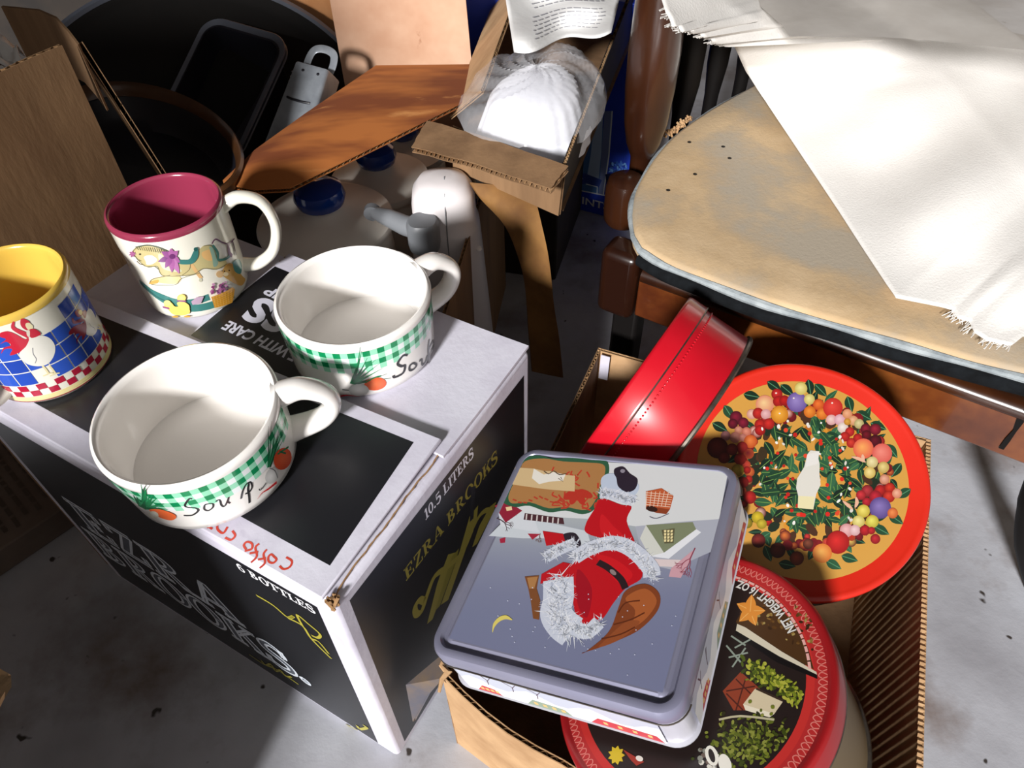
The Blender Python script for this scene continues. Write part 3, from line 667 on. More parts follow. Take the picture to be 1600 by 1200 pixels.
# houses
P.poly([(355, 295), (400, 270), (470, 315), (400, 365)], '#8e2438'); P.poly([(370, 320), (400, 365), (470, 320), (520, 350), (540, 405), (380, 380)], '#d0d4da')
P.poly([(480, 325), (640, 345), (645, 372), (475, 352)], '#4a2a30')
for k in range(7): P.stroke([(488 + k * 22, 328 + k * 3), (486 + k * 22, 352 + k * 3)], 5, '#d8d0cc')
P.poly([(400, 300), (425, 297), (428, 312), (405, 316)], '#e6c89a'); P.poly([(375, 432), (400, 425), (398, 448), (378, 450)], '#a02840'); P.poly([(492, 410), (545, 412), (512, 436)], '#a02a3c')
P.poly([(985, 375), (1180, 362), (1195, 395), (1060, 490)], '#7d8468'); P.poly([(1195, 392), (1215, 405), (1080, 515), (1000, 505), (985, 470), (1060, 490)], '#e2e3e8'); P.poly([(985, 375), (1060, 490), (1000, 505), (960, 430)], '#cfd0c8')
P.poly([(1050, 395), (1105, 388), (1100, 450), (1062, 452)], '#5c5840')
for i in range(3):
    for j in range(4): P.poly([(1060 + i * 14, 396 + j * 13), (1070 + i * 14, 395 + j * 13), (1069 + i * 13, 405 + j * 13), (1061 + i * 13, 406 + j * 13)], '#e8d8a0')
P.poly([(1000, 515), (1130, 520), (1110, 550), (1010, 545)], '#d8c8c8'); P.poly([(1090, 555), (1180, 480), (1170, 520), (1130, 595), (1080, 590)], '#c99aa4')
# bare trees
def tree(x, y, a, L, w, c, d, r):
    e = (x + math.cos(a) * L, y + math.sin(a) * L)
    if abs(P.c(e)[0]) > lw - .001: return
    P.stroke([(x, y), ((x + e[0]) / 2 + r.uniform(-3, 3), (y + e[1]) / 2 + r.uniform(-3, 3)), e], w, c, sm=2)
    if d:
        for s in (-.55, .1, .6): tree(*e, a + s + r.uniform(-.2, .2), L * r.uniform(.55, .75), max(1.6, w * .65), c, d - 1, r)
for q in ((345, 320, 2.0, 55, 6, '#3a2a2e', 3), (350, 330, 1.2, 45, 5, '#3a2a2e', 3), (360, 345, .5, 40, 4, '#4a3a40', 2), (1205, 365, 1.3, 65, 6, '#6a2438', 3), (1190, 470, 2.0, 50, 5, '#8a3a4c', 3), (1215, 400, .9, 50, 4, '#7d3a4e', 3), (545, 410, 1.7, 18, 3, '#6a4a40', 2)): tree(*q, random.Random(int(q[0])))
# sign board with torn label
P.blob([(470, 95), (540, 85), (600, 98), (680, 95), (760, 105), (820, 108), (832, 150), (815, 200), (800, 250), (770, 310), (720, 330), (650, 315), (580, 322), (500, 295), (440, 300), (390, 280), (400, 235), (430, 190), (450, 140)], '#2f5a40', 4)
P.blob([(480, 110), (560, 98), (640, 110), (740, 115), (805, 122), (815, 155), (795, 210), (775, 270), (735, 312), (650, 300), (580, 305), (500, 280), (430, 285), (412, 262), (425, 220), (455, 165)], '#a87848', 4)
rr_ = random.Random(5)
for k in range(34):
    x, y = rr_.uniform(600, 790), rr_.uniform(125, 290); P.stroke([(x, y), (x + rr_.uniform(-18, 18), y + rr_.uniform(8, 24)), (x + rr_.uniform(-26, 26), y + rr_.uniform(14, 34))], 6, '#b83a28', sm=3)
for k in range(12): P.stroke([(430 + k * 22, 268 + 14 * math.sin(k)), (446 + k * 22, 274 + 10 * math.sin(k))], 6, '#b0402c')
for a in (.4, 2.6, 1.2, 2.0): P.ell(700 + 34 * math.cos(a), 235 + 26 * math.sin(a), 34, 16, a, '#b23224')
P.poly([(440, 135), (520, 140), (560, 150), (600, 150), (640, 165), (690, 170), (688, 235), (640, 232), (560, 225), (420, 205)], '#cdb184')
P.poly([(518, 140), (560, 165), (600, 155), (650, 165), (640, 190), (580, 195), (540, 205), (510, 180)], '#e2ddd2')
P.stroke([(560, 150), (580, 162), (600, 150), (625, 165), (655, 160)], 4, '#5a4a38', sm=3); P.stroke([(620, 180), (640, 195), (630, 175)], 3, '#5a4a38')
# bird house / lantern
P.poly([(985, 235), (1050, 222), (1100, 255), (1085, 310), (985, 295)], '#bb5a34'); P.poly([(985, 295), (1085, 310), (1070, 330), (1030, 325), (985, 310)], '#8a3f24'); P.ell(1010, 308, 24, 12, .2, '#35201a')
for k in range(6): P.stroke([(990 + k * 18, 235), (985 + k * 16, 298)], 2.5, '#e8c8b0'); P.stroke([(985, 240 + k * 10), (1096 - k * 2, 250 + k * 10)], 2.5, '#e8c8b0')
P.stroke([(1000, 340), (1030, 348), (1080, 328)], 3, '#6a6a78', sm=3)
# red fur-trimmed coat and boots laid with a brown sack (no figure)
RC, FU = '#b8141e', '#d9dce4'
def fur(pts, w, seed, c=FU):
    r = random.Random(seed); pp = smooth(pts, 10)
    P.stroke(pp, w, '#c6cbd8'); d0 = P.dh; P.dh = 0.
    for i in range(len(pp)):
        for _ in range(7):
            a = r.uniform(0, 2 * PI); L = w * r.uniform(.3, .62); x, y = pp[i][0] + r.uniform(-w, w) * .25, pp[i][1] + r.uniform(-w, w) * .25
            P.stroke([(x, y), (x + math.cos(a) * L, y + math.sin(a) * L)], 5, r.choice((FU, '#e6e8ee', '#b9c0d0', '#cfd4de')), taper=1)
        if i % 8 == 0: P.h += d0
    P.dh = d0; P.h += d0
P.blob([(800, 180), (850, 160), (950, 200), (940, 250), (880, 250), (810, 235)], '#b9c4d6')
P.blob([(856, 140), (890, 132), (918, 160), (950, 185), (940, 225), (905, 238), (870, 215), (862, 180), (852, 160)], '#2c2430'); P.ell(888, 150, 10, 8, 0, '#8a8490')
P.blob([(640, 415), (690, 410), (715, 455), (690, 470), (645, 450)], '#2a222c'); P.poly([(555, 400), (640, 412), (650, 450), (570, 462)], RC)
P.blob([(800, 265), (880, 290), (925, 300), (905, 360), (940, 465), (840, 440), (740, 410), (735, 370), (770, 310)], RC); P.blob([(800, 330), (850, 380), (900, 430), (870, 440), (800, 410)], '#c81c24')
fur([(800, 240), (860, 250), (935, 275)], 46, 1)
P.blob([(690, 520), (760, 480), (840, 470), (940, 500), (970, 590), (900, 640), (850, 700), (800, 770), (730, 800), (690, 740), (680, 640)], RC); P.blob([(700, 560), (760, 640), (740, 760), (700, 700)], '#9c1020'); P.blob([(780, 500), (860, 520), (930, 580), (880, 620), (820, 560)], '#c81a22')
P.poly([(550, 580), (640, 530), (690, 540), (690, 590), (600, 610), (545, 620)], RC)
P.stroke([(785, 530), (830, 555), (880, 600), (900, 640)], 26, '#2a1c20', sm=5); P.ell(848, 572, 16, 9, .7, '#8a7a78')
P.poly([(480, 590), (540, 585), (530, 640), (545, 690), (540, 770), (515, 765), (505, 690), (495, 640)], '#7a4a28'); P.poly([(490, 595), (535, 590), (520, 640), (500, 640)], '#a87848')
P.blob([(740, 900), (830, 820), (870, 720), (900, 650), (980, 620), (1040, 660), (1035, 730), (960, 810), (860, 860), (780, 890), (720, 908)], '#7d3f22'); P.blob([(900, 680), (980, 640), (1030, 690), (990, 760), (930, 800), (940, 730)], '#a2582e'); P.blob([(820, 850), (900, 780), (960, 780), (880, 850), (790, 885)], '#8d4a28')
for q in ([(870, 740), (900, 700), (960, 690)], [(850, 790), (920, 770), (980, 740)], [(800, 850), (880, 830), (940, 800)]): P.stroke(q, 6, '#5c2a16', sm=4)
fur([(690, 510), (760, 470), (850, 450), (930, 480), (1000, 550), (1010, 590)], 62, 2); fur([(570, 510), (620, 480), (690, 450)], 50, 3)
fur([(620, 600), (620, 680), (610, 740), (640, 790), (680, 820)], 120, 4); fur([(680, 800), (740, 820), (790, 780)], 60, 6)
# moon and stars
mo = [(345, 820), (350, 785), (375, 758), (405, 752), (430, 770)]; P.poly(smooth(mo, 5) + smooth([(425, 772), (400, 768), (375, 778), (355, 800), (347, 824)], 5), '#d8c868')
for k in range(60):
    x, y = rr_.uniform(150, 1120), rr_.uniform(620, 1080); q = P.c((x, y))
    if abs(q[0]) < lw - .004 and abs(q[1]) < ll - .004: P.ell(x, y, 2.6, 2.6, 0, '#c9cde0', n=6)
P.build('printed_picture', 'ink', lid, cap=.00028)
# printed skirt on the two sides in view
def side_print(axis):
    if axis == 'y': Pp = SC + SR @ np.array([0, -SL / 2, 0]); nn = SR[:, 1]; f = lambda u, v, h: (u, -SL / 2 + .0010 - h, v); pick = 0
    else: Pp = SC + SR @ np.array([SW / 2, 0, 0]); nn = SR[:, 0]; f = lambda u, v, h: (SW / 2 - .0010 + h, u, v); pick = 1
    def inv(x, y): p = SR.T @ (onplane(x, y, Pp, nn) - (SC - SN * SH)); return p[pick], p[2]
    return Print(f, inv, h0=.0012)
for ax, L_ in (('y', SW), ('x', SL)):
    P = side_print(ax); h2 = L_ / 2 - .017; r = random.Random(4 if ax == 'y' else 9)
    P.poly([(-h2, .0045), (h2, .0045), (h2, SH - .0155), (-h2, SH - .0155)], '#b2b6c4', conv=False)
    pts = [(-h2 + 2 * h2 * k / 16, .022 + .006 * math.sin(k * 1.3)) for k in range(17)]
    P.poly([(-h2, .0045), (h2, .0045)] + pts[::-1], '#dfe0e2', conv=False)
    for i, (a, b) in enumerate(((-.9, -.62), (-.35, .12), (.3, .98))):
        P.poly([(h2 * a, .0045), (h2 * b, .0045), (h2 * (b - .05), .013), (h2 * (a + .1), .015)], '#b8404a' if i != 1 else '#8a9a88', conv=False)
        for k in range(4): x = lerp(h2 * a, h2 * b, .2 + k * .2); P.poly(rect(x, .0075, x + .003, .0115), '#d8b070', conv=False)
    for k in range(3):
        x = h2 * r.uniform(-.8, .8); P.stroke([(x, .02), (x + .002, .028), (x + r.uniform(-.006, .006), .034)], .0008, '#5a4a58', conv=False); P.stroke([(x + .001, .026), (x + .006, .033)], .0006, '#5a4a58', conv=False)
    P.build('printed_skirt', 'ink', st)

def round_tin(name, label, c, n, r, h, lidh, bodym, lidm, xdir=(1, 0, 0), flat=True):
    n = unit(n); R = frame_z(n, xdir); t = thing(name, label, 'tin', np.array(c) - n * h, R)
    obj('body', MB().lathe([(0, .002), (r - .006, .002), (r - .005, 0), (r - .002, 0), (r - .0012, .002), (r - .0028, .0045), (r - .0025, h - lidh * .7)], 112), bodym, t, ang=50)
    obj('base_rim', MB().lathe([(r - .003, .0005), (r - .0012, -.0005), (r - .0002, .001), (r - .0006, .003), (r - .0028, .0042)], 112), 'tin_edge', t)
    l = obj('lid', MB().lathe([(r - .0006, h - lidh), (r, h - lidh + .0012), (r - .0004, h - lidh + .003), (r - .0002, h - .003), (r - .0012, h - .0006), (r - .003, h), (r - .0055, h - .0005), (r - .0075, h - .0012), (0, h - .0012)], 112), lidm, t, ang=50)
    obj('seam', MB().lathe([(r - .0006, h - lidh - .0004), (r + .0004, h - lidh), (r - .0002, h - lidh + .0014)], 112), 'tin_edge', l)
    c = np.array(c) - n * .0012
    def inv(x, y): p = R.T @ (onplane(x, y, c, n) - c); return p[0], p[1]
    return t, l, Print(lambda u, v, hh: (u, v, h - .0012 + hh), inv, dh=.0000025), R
# red tin standing on its edge
u_ = unit((.796, -.524, -.303)); cR = np.array([.111, .464, .216])
rt_, l_, P, R = round_tin('red_tin', 'plain glossy red round tin tipped on its edge', cR, -u_, .095, .067, .0195, 'tin_red', 'tin_red', (0, 0, 1))
P = Print(lambda u, v, h: (u, v, .067 - .0012 + h)); P.ell(0, 0, .086, .086, 0, '#8a1420', conv=False, n=60); P.build('printed_top', 'ink', l_)
em = MB()
for k in range(170):
    a = 2 * PI * k / 170; em.lathe([(0, .0009), (.0007, .0006), (.001, 0)], 6, c=(0, 0, 0)); n0 = len(em.v) - 18
    for i in range(n0, len(em.v)):
        x, y, z = em.v[i]; rr2 = .0926 + z; em.v[i] = (rr2 * math.cos(a + x / .0926), rr2 * math.sin(a + x / .0926), .042 + y)
obj('embossed_beading', em, 'tin_red', rt_, kind='stuff')
# fruit wreath tin
wt, wl, P, R = round_tin('wreath_tin', 'round tin with orange red border and fruit wreath lid', (.228, .334, .242), (-.142, -.406, 1), .097, .062, .0155, 'tin_dark_red', 'tin_orange_red')
P.ell(0, 0, .0805, .0805, 0, '#cf9640', '#d69f48', conv=False, n=80)
P.crop(1080, 550, 4.)
gr = random.Random(12); GR = ('#1c4029', '#234b31', '#152f20', '#2b5a3a', '#356644', '#10251a')
cx0, cy0 = P.c((760, 780))
for k in range(30):
    P.ell(gr.uniform(480, 1050), gr.uniform(440, 1100), gr.uniform(30, 60), gr.uniform(20, 40), gr.uniform(0, 3), gr.choice(('#c07a24', '#d8902c', '#b8681e', '#e0a03c')))
ctr = (765, 770)
for k in range(56):       # dark foliage under the ring of fruit
    a = 2 * PI * k / 56 + gr.uniform(-.05, .05); rr3 = gr.uniform(400, 520); P.leaf(ctr[0] + rr3 * math.cos(a), ctr[1] + rr3 * math.sin(a) * .98, gr.uniform(70, 120), gr.uniform(34, 56), a + gr.uniform(-.9, .9), gr.choice(GR), '#4f8a62')
for (x, y, a) in ((520, 215, .6), (600, 240, .7), (380, 275, .2), (740, 225, 1.4), (810, 240, .8), (990, 330, 1.3), (1080, 400, .5), (1170, 465, .4), (1255, 620, .9), (1280, 740, 2.2), (1325, 885, 2.6), (1280, 1045, .6), (1190, 1115, .5), (235, 380, 1.), (180, 470, .5), (990, 1290, .3), (890, 1330, .5), (600, 1330, .2), (480, 1260, 1.2)):
    P.leaf(x, y, 110, 60, a, gr.choice(GR[:4]), '#5a9a6e')
for k in range(46):
    a = gr.uniform(0, 2 * PI); rr3 = gr.uniform(380, 480); P.ell(ctr[0] + rr3 * math.cos(a), ctr[1] + rr3 * math.sin(a), gr.uniform(18, 34), None, 0, gr.choice(('#c8281c', '#8a1a24', '#e07838', '#e8c060', '#6e1220', '#d8403a')), gr.choice(('#7a1216', '#5a0f18')), off=(-.2, -.2))
for (x, y, a) in ((620, 550, 1.2), (715, 520, 1.0), (780, 460, .6), (525, 510, 1.4), (490, 610, 1.0), (885, 520, -.2), (870, 570, .1), (860, 650, .3), (950, 700, -.5), (850, 760, .4), (700, 620, 1.5), (560, 850, -.5), (480, 820, -.2), (440, 880, .2), (450, 940, .1), (510, 810, -.7), (580, 760, -.5), (395, 690, .8), (890, 840, 1.4), (960, 870, .8), (1020, 820, .4), (1065, 780, 1.4), (1150, 800, 1.9), (880, 915, -.2), (930, 950, .6), (820, 1020, 1.1), (745, 1050, .9), (690, 1010, .5), (650, 1070, -.1), (530, 1020, 1.0), (720, 1110, .4), (980, 1000, .3), (770, 430, .3), (360, 740, .7), (620, 920, 1.2), (610, 690, .8)):
    P.leaf(x, y, 118, 56, a, gr.choice(GR[:5]), '#6f9a4a')
F = [(460, 328, 52, '#f2cd92', '#d98468'), (535, 265, 32, '#d8302a', '#8f1414'), (545, 310, 32, '#cc241e', '#8f1414'), (582, 305, 30, '#c8201c', '#8a1212'), (660, 315, 57, '#9a86c4', '#6a5296'), (685, 230, 36, '#ece094', '#c8b45c'), (738, 297, 31, '#ece294', '#c0b060'), (552, 392, 50, '#f2b040', '#c87818'), (740, 375, 34, '#f29638', '#c8641a'), (795, 330, 32, '#f27a34', '#c04a18'), (817, 388, 33, '#f2903a', '#c8601a'), (885, 350, 56, '#e8483c', '#c02a22'), (875, 425, 30, '#efd0c8', '#d49a98'), (928, 425, 32, '#edc6cc', '#cf98a4'), (947, 475, 31, '#f2e8e0', '#d0b8ac'), (975, 388, 28, '#eeb088', '#cf8458'), (1012, 430, 28, '#eeb890', '#c88a5c'), (975, 437, 20, '#e0a848', '#b87820'), (1048, 450, 28, '#ded09a', '#a89a60'),
     (1090, 482, 30, '#9a2034', '#4a0c18'), (1150, 485, 33, '#a8243a', '#560e1c'), (1095, 520, 28, '#7a1424', '#40080f'), (1150, 560, 37, '#6a1224', '#34080f'), (990, 500, 27, '#d83830', '#98181a'), (960, 530, 28, '#d03028', '#941416'), (1000, 570, 28, '#dc4030', '#9c1a18'), (1040, 540, 26, '#d02c28', '#8c1416'), (1075, 605, 58, '#f6a85c', '#e0604a'), (1192, 635, 57, '#f08c7c', '#d85c50'), (1130, 690, 33, '#eee0aa', '#c4b070'), (1115, 755, 33, '#f2de94', '#c8a850'), (1200, 722, 33, '#ead48a', '#b89c50'), (1207, 797, 29, '#eab098', '#c07858'),
     (1100, 870, 34, '#c03a40', '#7a1a20'), (1180, 865, 31, '#d02a28', '#8a1414'), (1240, 850, 29, '#e03a26', '#9c1a10'), (1150, 905, 36, '#c82838', '#861420'), (1235, 905, 34, '#e04030', '#9c1c14'), (1060, 895, 28, '#d83840', '#921a20'), (1095, 937, 25, '#cc2838', '#8a141e'), (1285, 885, 28, '#f0b498', '#cc7a5c'), (1180, 975, 62, '#8c78ba', '#5a4684'), (1258, 1008, 30, '#f09050', '#c45a28'), (1075, 995, 37, '#f0e070', '#c0a838'), (1045, 1060, 35, '#f2e698', '#c4b258'), (1130, 1060, 37, '#ece46a', '#b8a834'), (970, 1115, 39, '#eebcbc', '#cc8c8c'), (1022, 1115, 31, '#f0d0d0', '#cfa0a0'), (1085, 1115, 30, '#d02830', '#8a141a'), (1125, 1117, 22, '#d02c30', '#8a141a'), (1150, 1170, 28, '#cc2c34', '#86141c'), (915, 1190, 66, '#e02c2a', '#a01414'), (818, 1258, 55, '#f4b45c', '#d87430'), (730, 1200, 30, '#8a4a34', '#4a2018'),
     (280, 410, 36, '#8a1a34', '#44081a'), (325, 445, 31, '#901c36', '#4a0a1c'), (260, 450, 29, '#7a142c', '#3c0714'), (378, 390, 29, '#ecc4b4', '#c88878'), (418, 385, 32, '#d43028', '#901614'), (466, 390, 29, '#ecbcbc', '#c88c8c'), (430, 455, 32, '#d02a24', '#8c1412'), (430, 490, 30, '#cc2420', '#8a1212'), (485, 450, 32, '#d83028', '#941614'), (295, 490, 23, '#e09c84', '#b46a54'), (345, 500, 27, '#e09078', '#b4604c'), (275, 535, 31, '#dc9888', '#b06a5c'), (320, 535, 22, '#dc9484', '#b0665a'), (215, 525, 28, '#c48888', '#8c5858'), (370, 560, 38, '#e88040', '#bc4c1c'), (318, 595, 31, '#cc3834', '#8a1c1a'), (165, 600, 60, '#7a2a24', '#4a1412'), (255, 610, 34, '#9a3430', '#5c1816'), (205, 660, 34, '#8a2a26', '#501412'), (305, 670, 34, '#c03028', '#7c1612'), (290, 740, 35, '#c8a83c', '#8c7420'), (325, 815, 31, '#a82420', '#66100e'), (365, 910, 37, '#c82824', '#801210'), (415, 1035, 35, '#e0c430', '#a08818'), (440, 1075, 29, '#d4bc3c', '#94801c'), (350, 1070, 30, '#b09a28', '#746414'), (240, 880, 40, '#8a2420', '#4c100e'), (300, 1000, 36, '#b07a28', '#6c4814'), (420, 1180, 40, '#8a2a24', '#4c1210'), (540, 1240, 44, '#7a2a1c', '#40120c'), (660, 1290, 40, '#a8401c', '#601f0c')]
for k in range(60):
    a = gr.uniform(0, 2 * PI); q = gr.uniform(330, 440); P.ell(ctr[0] + q * math.cos(a), ctr[1] + q * math.sin(a), gr.uniform(30, 55), gr.uniform(20, 36), gr.uniform(0, 3), gr.choice(('#2a2418', '#3a2c18', '#1c2a1a', '#4a2c1a')), n=9)
for k in range(105):
    a = gr.uniform(0, 2 * PI); q = math.sqrt(gr.random()) * 340; P.leaf(ctr[0] + q * math.cos(a), ctr[1] + q * math.sin(a), gr.uniform(80, 130), gr.uniform(36, 60), gr.uniform(0, 6), gr.choice(GR), '#6f9a4a')
for k in range(46):
    a = gr.uniform(0, 2 * PI); q = gr.uniform(400, 470); P.ell(ctr[0] + q * math.cos(a), ctr[1] + q * math.sin(a), gr.uniform(22, 36), None, 0, gr.choice(('#c8281c', '#8a1a24', '#e07838', '#e8c060', '#6e1220', '#d8403a', '#eec0b0')), gr.choice(('#7a1216', '#5a0f18', '#a04020')), off=(-.2, -.2))
for x, y, r_, c1, c2 in F: r_ *= 1.1; P.ell(x, y, r_, r_, 0, c1, c2, off=(-.15, -.2), n=20)
for x, y in ((552, 385), (530, 258), (880, 320), (640, 290)): P.ell(x, y, 6, 5, 0, '#f2e6d8')
for k in range(40): P.ell(gr.uniform(470, 1000), gr.uniform(480, 1080), gr.uniform(9, 15), None, 0, gr.choice(('#d8281c', '#c02018', '#e04828')), n=9)
for k in range(34): P.ell(gr.uniform(400, 1030), gr.uniform(430, 1080), gr.uniform(6, 16), gr.uniform(6, 12), gr.uniform(0, 3), gr.choice(('#eae6de', '#dcd6cc', '#f2efe8')), n=8)
for q in ([(1000, 655), (1050, 670), (1090, 690)], [(945, 930), (980, 960), (1010, 985)], [(1028, 905), (1035, 940), (1022, 975)], [(1070, 640), (1075, 690)]): P.stroke(q, 22, '#e8b496', sm=3, taper=2)
P.poly([(725, 640), (745, 615), (800, 622), (790, 650), (802, 700), (800, 760), (808, 830), (780, 890), (762, 985), (665, 975), (668, 900), (655, 850), (662, 790), (705, 720)], '#dcd8ce'); P.poly([(668, 900), (770, 905), (762, 985), (665, 975)], '#e6dcae'); P.poly([(725, 640), (800, 622), (790, 700), (715, 720)], '#e4e0da')
P.gain = .68; P.build('printed_wreath', 'ink', wl, cap=.0004)
# round picture tin
pc = CC + .99 * (np.array([.118, .193, .208]) - CC)
pt, pl, P, R = round_tin('picture_tin', 'round tin with looped red border and cottage garden picture, under the square tin', pc, (-.511, .184, 1), .099, .105, .022, 'tin_gold', 'tin_dark_red')
P.ell(0, 0, .0945, .0945, 0, '#b02a2a', conv=False, n=90)
for k in range(120):
    a = 2 * PI * k / 120; P.stroke([(.0888 * math.cos(a), .0888 * math.sin(a)), (.0925 * math.cos(a + .02), .0925 * math.sin(a + .02)), (.0885 * math.cos(a + .045), .0885 * math.sin(a + .045)), (.0865 * math.cos(a + .02), .0865 * math.sin(a + .02)), (.0888 * math.cos(a), .0888 * math.sin(a))], .0007, '#d87a70', sm=3, conv=False)
P.ell(0, 0, .0842, .0842, 0, '#c0302c', conv=False, n=80); P.ell(0, 0, .0790, .0790, 0, '#241a18', conv=False, n=80)
def ring_text(body, ang0, ang1, rr4, hh, col, bold=.02):
    tr, w = text_tris(body, bold); cl = lin(col)
    for t in tr:
        pp = []
        for x, y in t: a = lerp(ang0, ang1, x / w); r5 = rr4 - y / .72 * hh; pp.append(np.array([r5 * math.cos(a), r5 * math.sin(a)]))
        P.raw(pp, [cl] * 3)
    P.h += P.dh
pang = lambda x, y: math.atan2(*P.inv(x, y)[::-1])
P.crop(1000, 750, 8 / 3)
P.poly([(400, 590), (470, 470), (560, 500), (640, 600), (700, 700), (725, 790), (600, 720), (410, 610)], '#4a3018')
for k in range(160):
    x, y = gr.uniform(420, 720), gr.uniform(520, 770)
    if y < .55 * x + 330: P.ell(x, y, gr.uniform(4, 12), gr.uniform(3, 7), gr.uniform(0, 3), gr.choice(('#6a4a22', '#8a6a34', '#5a3a18', '#a08a50', '#3a2412')), n=7)
for a in (0, 1.2, 2.4, 3.6, 4.8): P.leaf(460 + 26 * math.cos(a), 545 + 30 * math.sin(a), 75, 44, a, '#d88a34', '#e8b060')
P.poly([(405, 600), (440, 615), (590, 715), (735, 800), (738, 812), (580, 735), (400, 628)], '#cfc6b0'); P.poly([(400, 628), (580, 735), (738, 812), (740, 830), (570, 760), (395, 645)], '#141010')
for q in ([(380, 650), (440, 690)], [(395, 700), (460, 665)], [(370, 740), (450, 720)], [(385, 780), (440, 700)], [(360, 690), (420, 760)]): P.stroke(q, 7, '#8a9488')
P.poly([(345, 880), (420, 800), (500, 870), (440, 960), (390, 960)], '#8a3a22')
for q in ([(360, 890), (430, 960)], [(400, 830), (470, 900)], [(400, 960), (440, 830)], [(360, 880), (480, 860)]): P.stroke(q, 6, '#4a1c12')
P.poly([(480, 870), (595, 925), (560, 975), (430, 935)], '#cfc0a0'); P.stroke([(485, 870), (595, 920)], 9, '#3a2a20')
P.poly([(430, 935), (560, 975), (540, 990), (440, 960)], '#e2d8c0')
for n_, bx, cols in ((260, ((440, 560), (720, 950)), ('#8f962c', '#737e22', '#aaaa40', '#4c5a18', '#3a4414')), (420, ((290, 1010), (560, 1190)), ('#59631e', '#6e7626', '#3c4614', '#868a3c', '#2c2c16'))):
    for k in range(n_):
        if n_ == 260: tq = gr.random(); x = lerp(450, 715, tq) + gr.uniform(-35, 35); y = lerp(780, 935, tq) + gr.uniform(-45, 35)
        else: x = gr.gauss(470, 85); y = gr.gauss(1090, 50)
        u0 = P.c((x, y))
        if np.hypot(*u0) < .077: P.ell(x, y, gr.uniform(6, 16), gr.uniform(4, 9), gr.uniform(0, 3), gr.choice(cols), n=7)
P.stroke([(330, 1000), (420, 985), (560, 1000)], 9, '#b8b090', sm=3)
for k in range(40):
    x, y = gr.uniform(250, 330), gr.uniform(1120, 1200); P.ell(x, y, gr.uniform(5, 12), None, 0, gr.choice(('#6a5a50', '#d8d4c8', '#8a8a80')), n=7)
P.ell(300, 1150, 26, 44, -.3, '#e8e4d8'); P.ell(300, 1150, 12, 30, -.3, '#2a2220'); P.ell(355, 1185, 26, 44, -.3, '#e8e4d8')
P.crop(620, 960, 10 / 3)
for k in range(9): a = k * .7; P.leaf(1145 + 20 * math.cos(a), 735 + 26 * math.sin(a), 50, 28, a, '#d0b428')
P.poly([(1180, 705), (1290, 770), (1250, 790), (1220, 760)], '#9c3428'); P.ell(1265, 752, 20, 14, .4, '#e2ded4'); P.K = None
aN = pang(1234, 990); aO = pang(1166, 913); aO += 2 * PI if aO < aN else 0
ring_text('NET WEIGHT 16 OZ.', aN, aN + (aO - aN) * 17 / 15, np.hypot(*P.inv(1195, 936)) + .003, .0062, '#d8d6d0', .03)
a = aN - .35
while a < aO + .3:                       # print too small to read
    w_ = gr.choice((.02, .035, .05, .06)); P.stroke([(.0815 * math.cos(a), .0815 * math.sin(a)), (.0815 * math.cos(a + w_), .0815 * math.sin(a + w_))], .0018, '#e0a8a0', conv=False); a += w_ + .012
P.build('printed_picture', 'ink', pl, cap=.0004)

# ---------------------------------------------------------------- chair
ch = thing('wooden_chair', 'dark carved wooden chair with worn tan seat pad', 'chair', (.35, .75, 0))
S0 = np.array([.118, .596, 0]); S1 = np.array([.431, .396, 0]); cd = unit(S1 - S0); cn = np.array([-cd[1], cd[0], 0]); cn = cn * np.sign(cn[1]); Z = np.array([0, 0, 1.])
def cp(a, b, z): return S0 + cd * a + cn * b + Z * z
prof = [(0, .186), (0, .232), (-.001, .236), (.028, .236), (.028, .186)]
rail = MB(); nl = 40
rail.prism([(.018, 0), (.62, 0), (.62, 1), (.018, 1)], lambda x, y, h: cp(x, h, lerp(.186 - .004 * 0, .236, y)), 0, .028)
obj('front_rail', rail, 'wood_burl', ch, world=True, bevel=.002)
rm_ = MB(); rm_.tube([cp(lerp(.02, .64, k / 24), .008, .240) for k in range(25)], .0115, 14, rb=.0095); obj('rail_moulding', rm_, 'wood', ch, world=True)
cb = MB(); cb.obox(cp(-.026, -.006, .178), cd * .042, cn * .036, Z * .084); obj('corner_block', cb, 'wood', ch, world=True, bevel=.009, seg=4)
obj('side_rail', MB().obox(cp(-.018, .03, .19), cd * .028, cn * .5, Z * .05), 'wood_black', ch, world=True, bevel=.004)
kb = at(972, 345, .222)
obj('turned_knob', MB().lathe([(0, .222), (.019, .222), (.0215, .226), (.0225, .236), (.0225, .266), (.020, .276), (.013, .281), (0, .282)], 28, c=(kb[0], kb[1], 0)), 'wood', ch, world=True)
pb = at(1003, 236, .285)
obj('arm_post', MB().lathe([(0, .19), (.012, .19), (.012, .278), (.015, .286), (.019, .296), (.0235, .32), (.0265, .36), (.027, .40), (.0255, .44), (.023, .48), (.020, .52), (.017, .56), (.02, .57), (.02, .62), (0, .62)], 36, c=(pb[0], pb[1], 0)), 'wood', ch, world=True)
for (x, y, r) in ((1064, 180, .016), (1112, 146, .013), (1160, 118, .013)):
    q = at(x, y, .27); obj('spindle', MB().lathe([(0, .2), (r * .6, .2), (r * .7, .27), (r, .31), (r * 1.05, .37), (r * .8, .40), (r * .6, .405), (r * .6, .42), (r, .425), (r * 1.1, .46), (r * .7, .56), (0, .56)], 24, c=(q[0], q[1], 0)), 'wood_black', ch, world=True)
for a, b in ((-.012, .012), (.545, .012), (-.01, .48)):
    obj('leg', MB().obox(cp(a, b, 0), cd * .03, cn * .03, Z * .188), 'wood_black', ch, world=True, bevel=.004)
